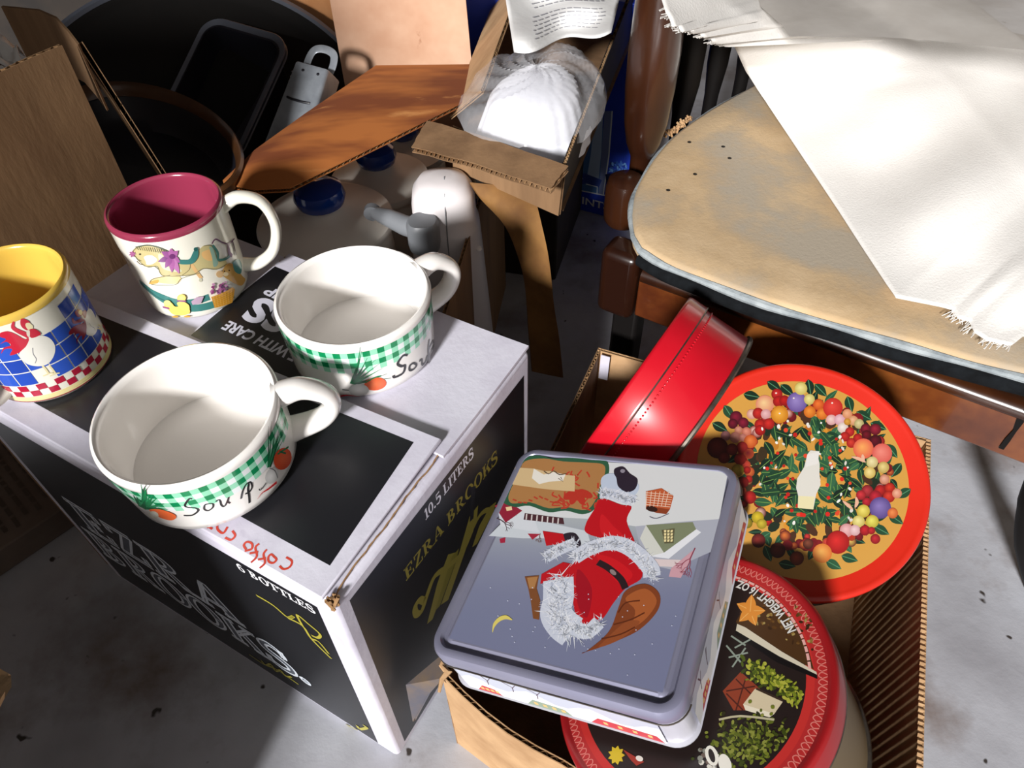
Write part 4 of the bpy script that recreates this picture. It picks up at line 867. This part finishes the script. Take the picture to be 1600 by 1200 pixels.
lg = at(1640, 730, .19); obj('leg', MB().tube(smooth([lg, lg + np.array([.012, -.008, -.06]), lg + np.array([.035, -.018, -.12]), lg + np.array([.075, -.03, -.188])], 6), [.014] * 6 + [.013] * 6 + [.012] * 7, 14), 'wood_black', ch, world=True)
obj('chipped_patch', MB().add([onplane(x, y, S0 - cn * .0015, cn) for x, y in ((1560, 700), (1570, 686), (1583, 672), (1592, 645), (1600, 640), (1600, 660), (1588, 675), (1578, 690), (1568, 703))], [tuple(range(9))]), 'wood_black', ch, world=True)
# seat pad
seat_px = [(1003, 385), (1040, 408), (1100, 432), (1200, 470), (1300, 499), (1400, 528), (1500, 556), (1600, 582), (1760, 620)]
edge = [at(x, y, .283) for x, y in seat_px]; left = [at(x, y, .283) for x, y in ((992, 365), (988, 335), (993, 300), (1008, 270), (1030, 238), (1060, 207), (1110, 172), (1170, 138), (1240, 100))]
outline = smooth(edge, 3)[::-1] + smooth(left, 3); far = [outline[-1] + cn * .25 + cd * .0, cp(.64, .7, .283), cp(.75, .3, .283)]
poly = [p[:2] for p in outline] + [p[:2] for p in far]
cen = np.array([np.mean([p[0] for p in poly]), np.mean([p[1] for p in poly])])
sm_ = MB(); n = len(poly); rings = ((1.0, .266), (1.004, .272), (1.003, .279), (.995, .2835), (.97, .2855), (.8, .287), (.5, .287), (.2, .287))
vs = [(cen[0] + (p[0] - cen[0]) * k, cen[1] + (p[1] - cen[1]) * k, z) for k, z in rings for p in poly]
fs = [(i * n + j, i * n + (j + 1) % n, (i + 1) * n + (j + 1) % n, (i + 1) * n + j) for i in range(len(rings) - 1) for j in range(n)] + [tuple(range(n))[::-1], tuple((len(rings) - 1) * n + j for j in range(n))]
obj('seat_pad', sm_.add(vs, fs), 'cushion', ch, world=True, ang=60)
ol = [np.array([p[0], p[1], .2785]) for p in outline]
obj('pad_edge', MB().tube([p - cn * .0015 for p in ol], [.0036 + .0008 * math.sin(i * .9) for i in range(len(ol))], 8), 'cushion_edge', ch, world=True)
obj('black_welt', MB().tube([np.array([p[0], p[1], .2665]) + cn * .003 for p in ol[:len(smooth(edge, 3))]], .0085, 10), 'black_welt', ch, world=True)
fm = MB(); fq = random.Random(3)
for k in range(40):
    t = k / 39; p = at(lerp(1042, 1080, t), lerp(214, 186, t), .288) ; fm.tube([p + np.array([fq.uniform(-.003, .003) for _ in range(3)]), p + np.array([fq.uniform(-.006, .004), fq.uniform(-.004, .006), fq.uniform(0, .006)])], .0012, 5)
obj('frayed_padding', fm, 'card_tan', ch, world=True)
for x, y in ((1130, 229), (1140, 247), (1077, 222), (1044, 297), (1086, 272)):
    p = at(x, y, .2872); obj('stain_spot', MB().lathe([(0, .0004), (.0018, .0003), (.0024, 0)], 8, c=p), 'speck', ch, world=True)

# ---------------------------------------------------------------- cloth and film over the chair
E1 = [(1005, -90, .52), (1018, -50, .50), (1031, -8, .49), (1040, 20, .485), (1046, 30, .482), (1050, 42, .478), (1058, 40, .475), (1064, 50, .472), (1075, 46, .468), (1081, 52, .462), (1090, 50, .455), (1097, 58, .45), (1106, 57, .44), (1112, 64, .435), (1118, 68, .43), (1126, 66, .42), (1131, 72, .415), (1137, 62, .41), (1148, 72, .39), (1165, 110, .345), (1190, 150, .315), (1230, 210, .302), (1270, 270, .298), (1310, 330, .297), (1350, 392, .296), (1385, 445, .296), (1400, 466, .296), (1425, 471, .295), (1470, 480, .294), (1488, 485, .293), (1496, 498, .2925), (1514, 503, .2925), (1522, 520, .292), (1540, 532, .292), (1560, 537, .292), (1578, 540, .292), (1590, 528, .292), (1600, 526, .292), (1660, 545, .292), (1760, 580, .292)]
E1 = E1[:3] + [p for q in range(3, 17) for p in (E1[q],)] + E1[17:]
m_ = len(E1)
def clothpt(s, t):
    f = s * (m_ - 1); i = min(m_ - 2, int(f)); fr = f - i; e = [lerp(E1[i][k], E1[i + 1][k], fr) for k in range(3)]
    fx = lerp(1330, 1950, s); fy = lerp(-140, 330, s); x = lerp(e[0], fx, t); y = lerp(e[1], fy, t)
    z = e[2] + (.30 + .09 * (1 - s) - e[2]) * min(1, t * 1.6)
    z += .012 * math.sin(t * 9 + s * 7) * t * (1 - t) * 2 + .020 * math.exp(-((y + 10 - (x - 1180) * .05) / 60) ** 2) * min(1, t * 4) + .004 * math.sin(x * .02 + y * .031) * min(1, t * 5)
    return at(x, y, max(z, .292 + .003 * min(1, t * 10)))
cl = MB(); cl.grid(clothpt, (m_ - 1) * 4, 60)
co = obj('white_cloth', cl, 'cloth', ang=80); tag(co, 'white cotton cloth with torn frayed edge thrown over the chair', 'cloth')
sd = co.modifiers.new('solid', 'SOLIDIFY'); sd.thickness = .0012; sd.offset = 1
fr_ = MB()
for k in range(150):
    s = fq.uniform(.05, .44) if k < 100 else fq.uniform(.74, .93); p = clothpt(s, 0); q = clothpt(s, .03); d = unit(p - q)
    fr_.tube([p, p + d * fq.uniform(.003, .011) + np.array([fq.uniform(-.003, .003), fq.uniform(-.003, .003), 0])], .0004, 4)
obj('frayed_threads', fr_, 'cloth', co, kind='stuff')
Fp = [(1168, -60), (1188, 10), (1222, 40), (1233, 56), (1290, 58), (1380, 58), (1440, 62), (1520, 70), (1640, 82), (1760, 95)]
def filmpt(s, t):
    f = s * 9; i = min(8, int(f)); x = lerp(Fp[i][0], Fp[i + 1][0], f - i); y = lerp(Fp[i][1], Fp[i + 1][1], f - i)
    x = lerp(x, 1300 + 600 * s, t); y = lerp(y, -330, t); return at(x, y, .43 + .03 * t + .007 * math.sin(s * 14 + t * 5) * (.3 + t) + .008 * abs(math.sin(s * 5 + t * 7)))
fo = obj('plastic_film', MB().grid(filmpt, 72, 24), 'plastic_film'); tag(fo, 'crumpled translucent plastic film lying on the white cloth', 'plastic sheet')

# ---------------------------------------------------------------- tall brown carton at the left
BOX0 = BO
def bl(a, b, z): return BO + BA * a + BB * b + Z * z
tc = thing('tall_carton', 'tall plain brown cardboard carton standing open at the left behind the rooster mug', 'box', bl(-.5, .2, 0))
cpanel('side_panel', bl(-.392, .005, 0), bl(-.390, .214, 0), bl(-.388, .212, .487), bl(-.390, .005, .494), 'card_left', tc, along='t', side=-1, bow=lambda s, t: .004 * math.sin(s * 5 + t * 3), jag=.0006)
cpanel('side_panel', bl(-.66, .27, 0), bl(-.66, .005, 0), bl(-.66, .005, .47), bl(-.66, .27, .47), 'card_left', tc, along='t', side=1)
fl_ = [at(123, 72, .478), at(256, 276, .352), at(249, 279, .350), at(116, 76, .474)]
cpanel('corner_panel', at(121, 70, .482), at(258, 282, .345), at(252, 282, .285), at(116, 72, .42), 'card_left', tc, along='t', t=.0045, jag=.0008)
cv = MB(); cvp = [(0, 12, .47), (30, 15, .475), (58, 18, .48), (85, 30, .483), (105, 52, .484), (120, 72, .483)]
cv.slab(lambda s, t, h: (lambda f, i: np.array(at(*[lerp(cvp[i][k], cvp[i + 1][k], f - i) for k in range(3)])) + np.array([0, .002, -.055 * t - .004 * 0]) + np.array([0, h, 0]))(s * 5, min(4, int(s * 5))), 15, 3, 0, .003)
obj('curled_flap', cv, 'card_brown', tc, world=True)
wp = obj('paper_wad', MB().grid(lambda s, t: np.array(at(lerp(-60, 34, s), lerp(70, 112, t), .40)) + np.array([0, 0, .012 * math.sin(s * 11) * math.cos(t * 7)]), 14, 8), 'paper'); tag(wp, 'crumpled pale paper inside the tall brown carton', 'paper')
sd = wp.modifiers.new('solid', 'SOLIDIFY'); sd.thickness = .001

# ---------------------------------------------------------------- baking pans and grater behind
qa, qb, qc = at(192, 126, .335), at(290, 180, .335), at(378, 254, .335); e1 = unit(qc - qa); e2 = np.cross(e1, Z); e2 = e2 * np.sign(e2 @ (CC * 0 + np.array([-.6, -1, 0])))
hl = np.linalg.norm(qc - qa) / 2; mid = (qa + qc) / 2; ea = hl * 1.2; hh_ = math.sqrt(1 - (hl / ea) ** 2); dl = -(qb - mid) @ e2; eb = dl / (math.sqrt(max(.05, 1 - ((qb - mid) @ e1 / ea) ** 2)) - hh_); eb = min(.16, max(.08, eb))
pc_ = mid + e2 * hh_ * eb - Z * .045
pn = thing('oval_pan', 'shallow dark oval pan with glossy brown rim lying behind the burgundy mug', 'pan', pc_, np.stack([e1, np.cross(Z, e1), Z], 1))
k0 = eb / ea
obj('bowl', MB().lathe([(0, .002), (ea * .7, .002), (ea * .82, .012), (ea * .93, .036), (ea * .97, .040), (ea * .985, .037), (ea * .84, .006), (ea * .7, -.002), (0, -.002)], 96, sy=k0), 'pan_black', pn)
obj('rim', MB().lathe([(ea * .90, .032), (ea * .945, .042), (ea * .985, .045), (ea * 1.005, .042), (ea * 1.0, .035), (ea * .95, .030)], 96, sy=k0), 'pan_brown', pn)
def loaf(name, label, c, R, w, l, d, m, grp):
    t = thing(name, label, 'pan', c, R, group=grp)
    def lp(k, z, r): return [(x, y, z) for x, y in rrect(w * k, l * k + (k - 1) * 0, r)]
    obj('bowl', loft([lp(.80, 0, .012), lp(.84, .004, .016), lp(.97, d - .004, .022), lp(.985, d, .022), lp(.95, d, .02), lp(.93, d - .006, .018), lp(.80, .006, .014), lp(.76, .003, .012)], True, True), m, t)
    obj('rolled_rim', loft([lp(.965, d - .001, .02), lp(1.09, d + .001, .028), lp(1.11, d - .001, .03), lp(1.09, d - .003, .028), lp(.965, d - .0025, .02)], False, False), 'pan_grey', t); return t
c1 = at(345, 135, .265); ln = unit((-.05, -.50, .86)); lq = [onplane(x, y, c1, ln) for x, y in ((335, 28), (467, 66), (352, 250), (222, 205))]
lx = unit(lq[1] - lq[0]); RL = frame_z(ln, lx); lwid = np.linalg.norm(lq[1] - lq[0]) / 1.1; llen = np.linalg.norm(lq[2] - lq[1]) / 1.1
loaf('loaf_pan', 'dark nonstick loaf pan nested on top, beside the grater', c1 - ln * .06, RL, lwid, llen, .06, 'pan_black', 'nested loaf pans')
loaf('loaf_pan', 'dark nonstick loaf pan underneath the nested one', c1 - ln * .068, RL, lwid, llen, .06, 'pan_black', 'nested loaf pans')
bt = thing('baking_tray', 'large black round baking tray leaning under the loaf pans', 'tray', (-.4136, .933, .176), frame_z((.3, -.8, 1)))
obj('disc', MB().lathe([(0, 0), (.235, 0), (.246, .006), (.254, .012), (.259, .012), (.256, .006), (.244, -.003), (0, -.003)], 110), 'pan_dull', bt); obj('rim', MB().lathe([(.251, .0105), (.2545, .0145), (.260, .0125), (.256, .009)], 110), 'pan_grey', bt)
bc = thing('backdrop_carton', 'dark brown carton added behind the pans to fill the dark background', 'box', (-.62, 1.42, 0), rz=.2)  # added dark block, hides the sunlit floor behind the pans
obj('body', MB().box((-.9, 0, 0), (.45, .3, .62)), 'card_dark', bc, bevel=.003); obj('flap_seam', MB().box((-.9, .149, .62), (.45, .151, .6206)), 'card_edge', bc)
gD = .97; gp = lambda x, y, k=0.: CC + unit(ray(x, y)) * (gD + k); g_up = unit(gp(478, 98, .02) - gp(440, 210)); g_v = CC - gp(460, 150); g_n = unit(g_v - g_up * (g_v @ g_up)); g_s = np.cross(g_up, g_n)
gy = unit(g_n * math.cos(.6) - g_s * math.sin(.6)); gx = np.cross(gy, g_up); GF = np.stack([gx, gy, g_up], 1); gb = gp(497, 112, .02) - g_up * .112
gt = thing('box_grater', 'metal box grater with strap handle leaning beside the loaf pans', 'grater', gb, GF * .68)
def gl(k, z, d=.05, w=.068): return [(x, y, z) for x, y in rrect(w * k, d * k, .006 * k, 3)]
obj('body', loft([gl(1.15, 0), gl(.98, .163), gl(.94, .165)], False, True), 'steel', gt)
sgn = 1 if gy @ (CC - gb) > 0 else -1
hx = MB()
for i in range(9):
    for j in range(7):
        hx.lathe([(0, .002), (.0014, .0016), (.002, 0)], 6); 
        for q in range(len(hx.v) - 18, len(hx.v)): x, y, z = hx.v[q]; hx.v[q] = (.0345 + z, -.02 + j * .0065 + x, .075 + i * .009 + y)
obj('grating_teeth', hx, 'steel', gt, kind='stuff')
sl = MB(); yy = sgn * .0262
for zz in (.10,): sl.tube([(-.022, yy, zz), (-.01, yy + sgn * .002, zz - .002), (.012, yy + sgn * .002, zz - .002), (.024, yy, zz)], .0022, 8)
obj('slicing_slot', sl, 'pan_black', gt)
for xx in (-.018, .012):
    rv = MB().lathe([(0, .001), (.0022, .0005), (.0026, 0)], 8); rv.v = [(xx + x, yy + sgn * z, .152 + y) for x, y, z in rv.v]; obj('rivet', rv, 'pan_black', gt)
hp = smooth([(-.022, 0, .160), (-.024, 0, .18), (-.020, 0, .198), (-.008, 0, .205), (.010, 0, .205), (.022, 0, .198), (.026, 0, .18), (.024, 0, .160)], 5)
obj('handle', MB().tube(hp, .007, 10, rb=.0012, up=(0, 1, 0)), 'steel', gt)

# ---------------------------------------------------------------- carton of canisters
cbx = thing('canister_carton', 'weathered cardboard carton with a stained rust brown flap over ceramic canisters', 'box', (-.2, .8, 0))
def W(x, y, z): return at(x, y, z)
f1, f2, f3, f4 = W(440, 303, .335), W(724, 166, .335), W(738, 106, .318), W(560, 112, .322)
fpF = [(352, 293, .318), (398, 303, .328), (455, 300, .335), (590, 233, .335), (724, 166, .335)]; fpB = [(350, 288, .317), (400, 240, .322), (480, 182, .322), (588, 108, .320), (738, 106, .318)]
def pw(L, s): f = s * (len(L) - 1); i = min(len(L) - 2, int(f)); return at(*[lerp(L[i][k], L[i + 1][k], f - i) for k in range(3)])
def flp(s, t, h): return lerp(pw(fpF, s), pw(fpB, s), t) + Z * (h + .006 * math.sin(PI * s) * math.sin(PI * t))
tf_ = obj('top_flap', MB().slab(flp, 32, 6, 0, .0008).slab(flp, 32, 6, .0038, .0046), 'card_rust', cbx, world=True)
obj('corrugation', MB().grid(lambda s, t: flp(s, t, .0023 + .0014 * math.sin(2 * PI * s * 52)), 416, 2), 'card_edge', tf_, world=True)
cpanel('side_panel', np.array([-.075, .47, 0]), np.array([-.010, .86, 0]), np.array([-.010, .86, .25]), np.array([-.075, .47, .25]), 'card_brown', cbx, along='t', side=1)
cpanel('side_panel', np.array([-.075, .475, 0]), np.array([-.36, .655, 0]), np.array([-.36, .655, .22]), np.array([-.075, .475, .22]), 'card_brown', cbx, along='t', side=1)
cpanel('side_panel', np.array([-.36, .655, 0]), np.array([-.27, 1.0, 0]), np.array([-.27, 1.0, .12]), np.array([-.36, .655, .12]), 'card_brown', cbx, along='t', side=1)
cpanel('back_flap', np.array([-.215, .955, .10]), np.array([-.035, .945, .10]), np.array([-.050, .965, .46]), np.array([-.215, .975, .46]), 'card_pink', cbx, along='t', t=.004)
cpanel('back_flap', np.array([-.42, 1.22, .05]), np.array([-.165, 1.12, .05]), np.array([-.165, 1.14, .50]), np.array([-.42, 1.24, .50]), 'card_orange', cbx, along='t', t=.004)
cs_ = [((735, 285), (832, 292), .300), ((752, 310), (845, 345), .285), ((790, 352), (856, 395), .262), ((812, 405), (862, 440), .23), ((822, 450), (866, 480), .195), ((826, 510), (874, 530), .15), ((832, 580), (880, 590), .10)]
csL = smooth([at(*q[0], q[2]) for q in cs_], 4); csR = smooth([at(*q[1], q[2] - .005) for q in cs_], 4); nn_ = len(csL) - 1
obj('bent_flap', MB().slab(lambda s, t, h: lerp(csL[round(s * nn_)], csR[round(s * nn_)], t) + np.array([-.3, .6, -.7]) * (h + .002 * math.sin(PI * t)), nn_, 6, 0, .003), 'card_gold', cbx, world=True)
def canister(label, c, r, h, kr):
    t = thing('canister', label, 'canister', (c[0], c[1], 0.003), group='ceramic canisters with blue knobs'); z = c[2]
    obj('jar', MB().lathe([(0, 0), (r * .92, 0), (r * .97, .006), (r * .98, z - .05), (r * .95, z - .022), (r * .9, z - .014)], 72), 'stoneware', t)
    l = obj('lid', MB().lathe([(r * .95, z - .016), (r * 1.03, z - .013), (r * 1.04, z - .008), (r * 1.02, z - .005), (r * .96, z - .004), (r * .9, z - .002), (r * .5, z + .006), (kr * .9, z + .010), (kr * .7, z + .016)], 80), 'stoneware', t)
    obj('knob', MB().lathe([(kr * .6, z + .012), (kr * .95, z + .018), (kr * 1.05, z + .026), (kr * .95, z + .036), (kr * .6, z + .042), (0, z + .044)], 40), 'blue_glaze', t)
canister('large ceramic canister with blue knob, nearest the soup mugs', (-.2055, .693, .245), .0735, 0, .027)
canister('middle ceramic canister with blue knob, half under the rust brown flap', (*at(592, 272, .225)[:2], .222), .06, 0, .024)
canister('far ceramic canister with blue knob, mostly hidden under the flap', (*at(632, 226, .205)[:2], .200), .055, 0, .022)
# electric can opener
oc = at(690, 283, .300); op = thing('can_opener', 'white electric can opener with grey lever beside the canisters', 'can opener', (oc[0], oc[1], .003))
def ol_(w, d, z, dy=0, e=2.6, n=40):
    out = []
    for k in range(n):
        a = 2 * PI * k / n; c, s = math.cos(a), math.sin(a); out.append((w * math.copysign(abs(c) ** (2 / e), c), dy + d * math.copysign(abs(s) ** (2 / e), s), z))
    return out
obj('body', loft([ol_(.05, .048, 0), ol_(.047, .045, .06), ol_(.042, .041, .16), ol_(.039, .038, .22), ol_(.0375, .036, .246), ol_(.037, .0355, .25), ol_(.0345, .033, .254), ol_(.034, .0325, .275, .001), ol_(.032, .031, .287, .002), ol_(.025, .025, .296, .003), ol_(.012, .013, .3, .003)]), 'plastic_white', op, ang=50)
obj('seam_line', MB().tube([(.004, -.0475, .02), (.004, -.0425, .14), (.004, -.037, .24), (.004, -.0335, .262), (.004, -.032, .28), (.004, -.022, .2955), (.003, .003, .3005)], .0006, 5), 'plastic_grey', op)
obj('button', MB().lathe([(0, .002), (.003, .002), (.004, 0)], 12, c=(.036, -.022, .225)), 'ceramic', op)
lv = obj('lever', MB().tube([(-.075, -.004, .262), (-.058, -.014, .262), (-.04, -.028, .262), (-.02, -.038, .262)], [.007, .010, .011, .012], 12), 'plastic_grey', op)
obj('lever_head', loft([ol_(.016, .016, .244, -.04), ol_(.017, .017, .25, -.04), ol_(.017, .017, .272, -.04), ol_(.014, .014, .277, -.04)]).add([], []), 'plastic_grey', lv); 
for o in list(COL.objects):
    if o.name.startswith('lever_head'): o.location = (-.020, 0, 0)
obj('pivot', MB().tube([(-.078, -.006, .262), (-.078, .002, .262)], .009, 12), 'plastic_grey', lv)

# ---------------------------------------------------------------- shallow box of coffee filters
fb = thing('filter_box', 'shallow open cardboard box holding coffee filters and a leaflet', 'box', at(850, 120, .295))
zt = .35; a0_, a1_ = at(703, 190, .300), at(790, -60, .300)
cpanel('left_panel', at(706, 186, .318), at(800, -60, .318), at(832, -70, .372), at(756, 146, .366), 'card_tan', fb, along='t', t=.0045, jag=.0006, core='card_edge', flute=.006, side=-1)
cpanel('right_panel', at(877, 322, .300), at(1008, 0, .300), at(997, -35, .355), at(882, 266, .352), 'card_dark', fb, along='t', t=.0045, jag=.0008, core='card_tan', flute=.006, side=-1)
cpanel('front_panel', at(712, 262, .292), at(876, 335, .296), at(884, 268, .348), at(708, 196, .340), 'card_brown', fb, along='t', t=.004)
cpanel('front_flap', at(646, 238, .337), at(862, 304, .345), at(887, 268, .350), at(668, 196, .338), 'card_brown', fb, along='t', t=.0062, jag=.0012, core='card_tan', flute=.0055, side=1, bow=lambda s, t: .002 * math.sin(PI * s))
obj('bottom_panel', MB().add([at(712, 262, .294), at(880, 330, .296), at(1013, 0, .296), at(800, -60, .296)], [(0, 1, 2, 3)]), 'card_brown', fb, world=True)
fk = thing('filter_pack', 'white paper coffee filters in a clear bag', 'filters', at(835, 170, .305))
fc = at(838, 165, .34); fa = unit(at(905, 60, .34) - at(800, 235, .34)); fbx = np.cross(Z, fa)
for k in range(5):
    sc = 1 - k * .045
    def fpt(s, t, k=k, sc=sc):
        r = t; a = 2 * PI * s; pl = 1 + .012 * math.sin(a * 22) * r; x = .088 * sc * r * math.cos(a) * pl; y = .062 * sc * r * math.sin(a) * pl * (1 - .18 * math.cos(a))
        return fc + fa * x + fbx * y + Z * (-.03 + k * .007 + .032 * math.sqrt(max(0, 1 - r ** 3)) )
    obj('filter', MB().grid(fpt, 132, 10), 'filter_paper', fk, world=True, ang=70)
def bagpt(s, t):
    a = 2 * PI * s; r = t; x = .108 * r * math.cos(a); y = .076 * r * math.sin(a) * (1 - .15 * math.cos(a)); z = .008 + .034 * math.sqrt(max(0, 1 - r ** 2.5)) + .004 * math.sin(a * 5 + r * 9) * r + .0025 * math.sin(a * 13 + r * 21)
    return fc + fa * x + fbx * y + Z * z
obj('clear_bag', MB().grid(bagpt, 60, 18), 'plastic_clear', fk, world=True)
lf = thing('leaflet', 'crumpled printed paper leaflet lying on the coffee filters', 'paper', at(880, 40, .39))
LX = [(800, 30), (780, -70), (965, -70), (958, 10), (938, 52), (885, 74), (815, 84)]
def lfp(s, t):
    x = lerp(lerp(803, 955, s), lerp(780, 985, s), t); y = lerp(lerp(82, 48, s) + 6 * math.sin(s * 9), -70, t); return at(x, y, .385 + .006 * math.sin(s * 8 + t * 5) + .004 * math.sin(t * 14 - s * 5))
lo = obj('sheet', MB().grid(lfp, 26, 22), 'paper', lf, world=True); sd = lo.modifiers.new('solid', 'SOLIDIFY'); sd.thickness = .0006
iv = np.array(ROOTM['leaflet'].inverted())
def lff(u, v, h): p = lfp(u, v) + np.array([0, -.4, .9]) * (h + .0009); return iv[:3, :3] @ p + iv[:3, 3]
P = Print(lff, maxe=.05)
for i in range(15):
    y = .12 + i * .045 + (.05 if i > 5 else 0); x = .22 + fq.uniform(-.01, .02)
    while x < .85:
        w = fq.uniform(.02, .07); P.stroke([(x, y), (x + w, y)], .010, '#a4a4aa', conv=False); x += w + .015
P.build('printed_lines', 'ink_matte', lo)
# under the filter box: plain carton, mostly hidden
sc_ = thing('support_carton', 'plain dark cardboard carton under the coffee filter box', 'box', (.045, 1.0, 0), rz=-.28)
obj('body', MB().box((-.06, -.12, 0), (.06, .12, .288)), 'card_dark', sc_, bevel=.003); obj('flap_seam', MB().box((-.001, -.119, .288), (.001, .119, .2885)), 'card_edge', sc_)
# blue printed boxes
p0 = at(868, 318, 0); p1 = at(975, 346, 0); bd = unit(p1 - p0); bn = np.array([bd[1], -bd[0], 0]); bn = bn * -np.sign(bn[1])
bb = thing('blue_box', 'blue box printed with the word POINTS and pale sails beside the chair', 'box', p0, np.stack([bd, np.cross(Z, bd), Z], 1))
obj('body', MB().box((0, 0, 0), (.135, .06, .34)), 'box_blue', bb, bevel=.001)
Mb = np.array(ROOTM[bb.name].inverted())
def bbinv(x, y): p = Mb[:3, :3] @ onplane(x, y, p0, np.cross(Z, bd)) + Mb[:3, 3]; return p[0], p[2]
P = Print(lambda u, v, h: (u, -h, v), bbinv).crop(870, 200, 7.5)
P.poly([(40, 560), (200, 340), (440, 0), (640, 0), (600, 400), (545, 790), (90, 690)], '#3a5a86')
P.poly([(340, 650), (400, 300), (450, -200), (545, -200), (520, 300), (480, 700)], '#8a9ab8'); P.poly([(500, 640), (545, 0), (560, -200), (650, -200), (610, 300), (550, 780), (490, 770)], '#5c6688'); P.stroke([(650, -200), (610, 330), (545, 785)], 16, '#aab4c8')
P.poly([(60, 560), (330, 530), (530, 610), (490, 700), (340, 650), (90, 690)], '#2c3c78'); P.stroke([(90, 695), (540, 785), (620, 800)], 14, '#b8c0d4'); P.stroke([(340, 655), (475, 690), (472, 780)], 12, '#a8b0c8')
for k in range(60): P.ell(fq.uniform(610, 830), fq.uniform(400, 520), fq.uniform(8, 24), fq.uniform(6, 14), fq.uniform(0, 3), fq.choice(('#3a62a8', '#27488e', '#5c84b8', '#182a5c')))
P.poly([(570, 540), (840, 500), (850, 700), (600, 790)], '#101a38')
P.K = None; o_ = np.array(bbinv(870 + 85 / 7.5, 200 + 828 / 7.5)); e_ = np.array(bbinv(870 + 610 / 7.5, 200 + 965 / 7.5)); h_ = np.array(bbinv(870 + 90 / 7.5, 200 + 748 / 7.5)) - o_
P.text('POINTS', o_, e_ - o_, (0, h_[1]), '#c8cde0', bold=.02)
o2 = np.array(bbinv(870 + 235 / 7.5, 200 + 580 / 7.5)); P.text('KA', o2, np.array(bbinv(870 + 310 / 7.5, 200 + 598 / 7.5)) - o2, (0, h_[1] * .45), '#98a0c0')
P.gain = 2.; P.build('printed_front', 'ink', bb)
nb_ = thing('navy_box', 'navy blue box standing behind the pale cardboard flap', 'box', (-.055, 1.06, 0), rz=.1)
obj('body', MB().box((-.06, 0, 0), (.05, .05, .44)), 'box_blue', nb_, bevel=.002); obj('lid_edge', MB().box((-.061, -.001, .40), (.051, .051, .404)), 'tin_edge', nb_)
bs = thing('back_carton', 'tan cardboard carton standing at the back beside the coffee filter box', 'box', (.0, 1.16, 0), rz=.1)
obj('body', MB().box((-.055, 0, 0), (.07, .2, .40)), 'card_pink', bs, bevel=.002); obj('flap_seam', MB().box((-.055, .099, .40), (.07, .101, .4006)), 'card_edge', bs)

# ---------------------------------------------------------------- floor clutter at the left
pk = thing('printed_carton', 'low faded carton with dense print on the floor left of the black carton', 'box', at(-40, 860, 0), rz=-.75)
obj('body', MB().box((-.16, -.02, 0), (.055, .13, .035)), 'faded', pk, bevel=.002)
P = Print(lambda u, v, h: (u, v, .0352 + h))
for i in range(9):
    x = -.15
    while x < .03: w = fq.uniform(.006, .02); P.stroke([(x, .0 + i * .0125), (x + w, .0 + i * .0125)], .0045, '#4a4038', conv=False); x += w + .004
P.build('printed_lines', 'ink_matte', pk)
dk = thing('torn_carton', 'torn edged cardboard carton poking in at the left edge of the floor', 'box', (-.5, -.17, 0))
dkc = [np.array(q) for q in ((-.86, .03, 0), (-.298, .03, 0), (-.477, -.42, 0), (-1.02, -.42, 0))]
for k in range(4): cpanel('side_panel', dkc[k], dkc[(k + 1) % 4], dkc[(k + 1) % 4] + Z * .47, dkc[k] + Z * .47, 'card_tan', dk, along='t', side=1)
tip = [at(-60, 1000, .30), at(2, 1046, .30), at(13, 1052, .30), at(8, 1064, .295), at(14, 1070, .292), at(3, 1088, .29), at(-8, 1110, .29), np.array([-.40, .035, .445]), np.array([-.5, .035, .46])]
obj('torn_flap', MB().prism([(i, 0) for i in range(len(tip))], lambda x, y, h: tip[int(x)] + np.array([0, 0, h]), -.003, 0), 'card_tan', dk, world=True)
cpanel('shade_flap', np.array([-.66, -.18, .40]), np.array([-1.2, -.18, .40]), np.array([-1.2, -.22, 1.05]), np.array([-.66, -.22, 1.05]), 'card_tan', dk, along='t')  # tall panel out of view, added to keep sun off the upper left
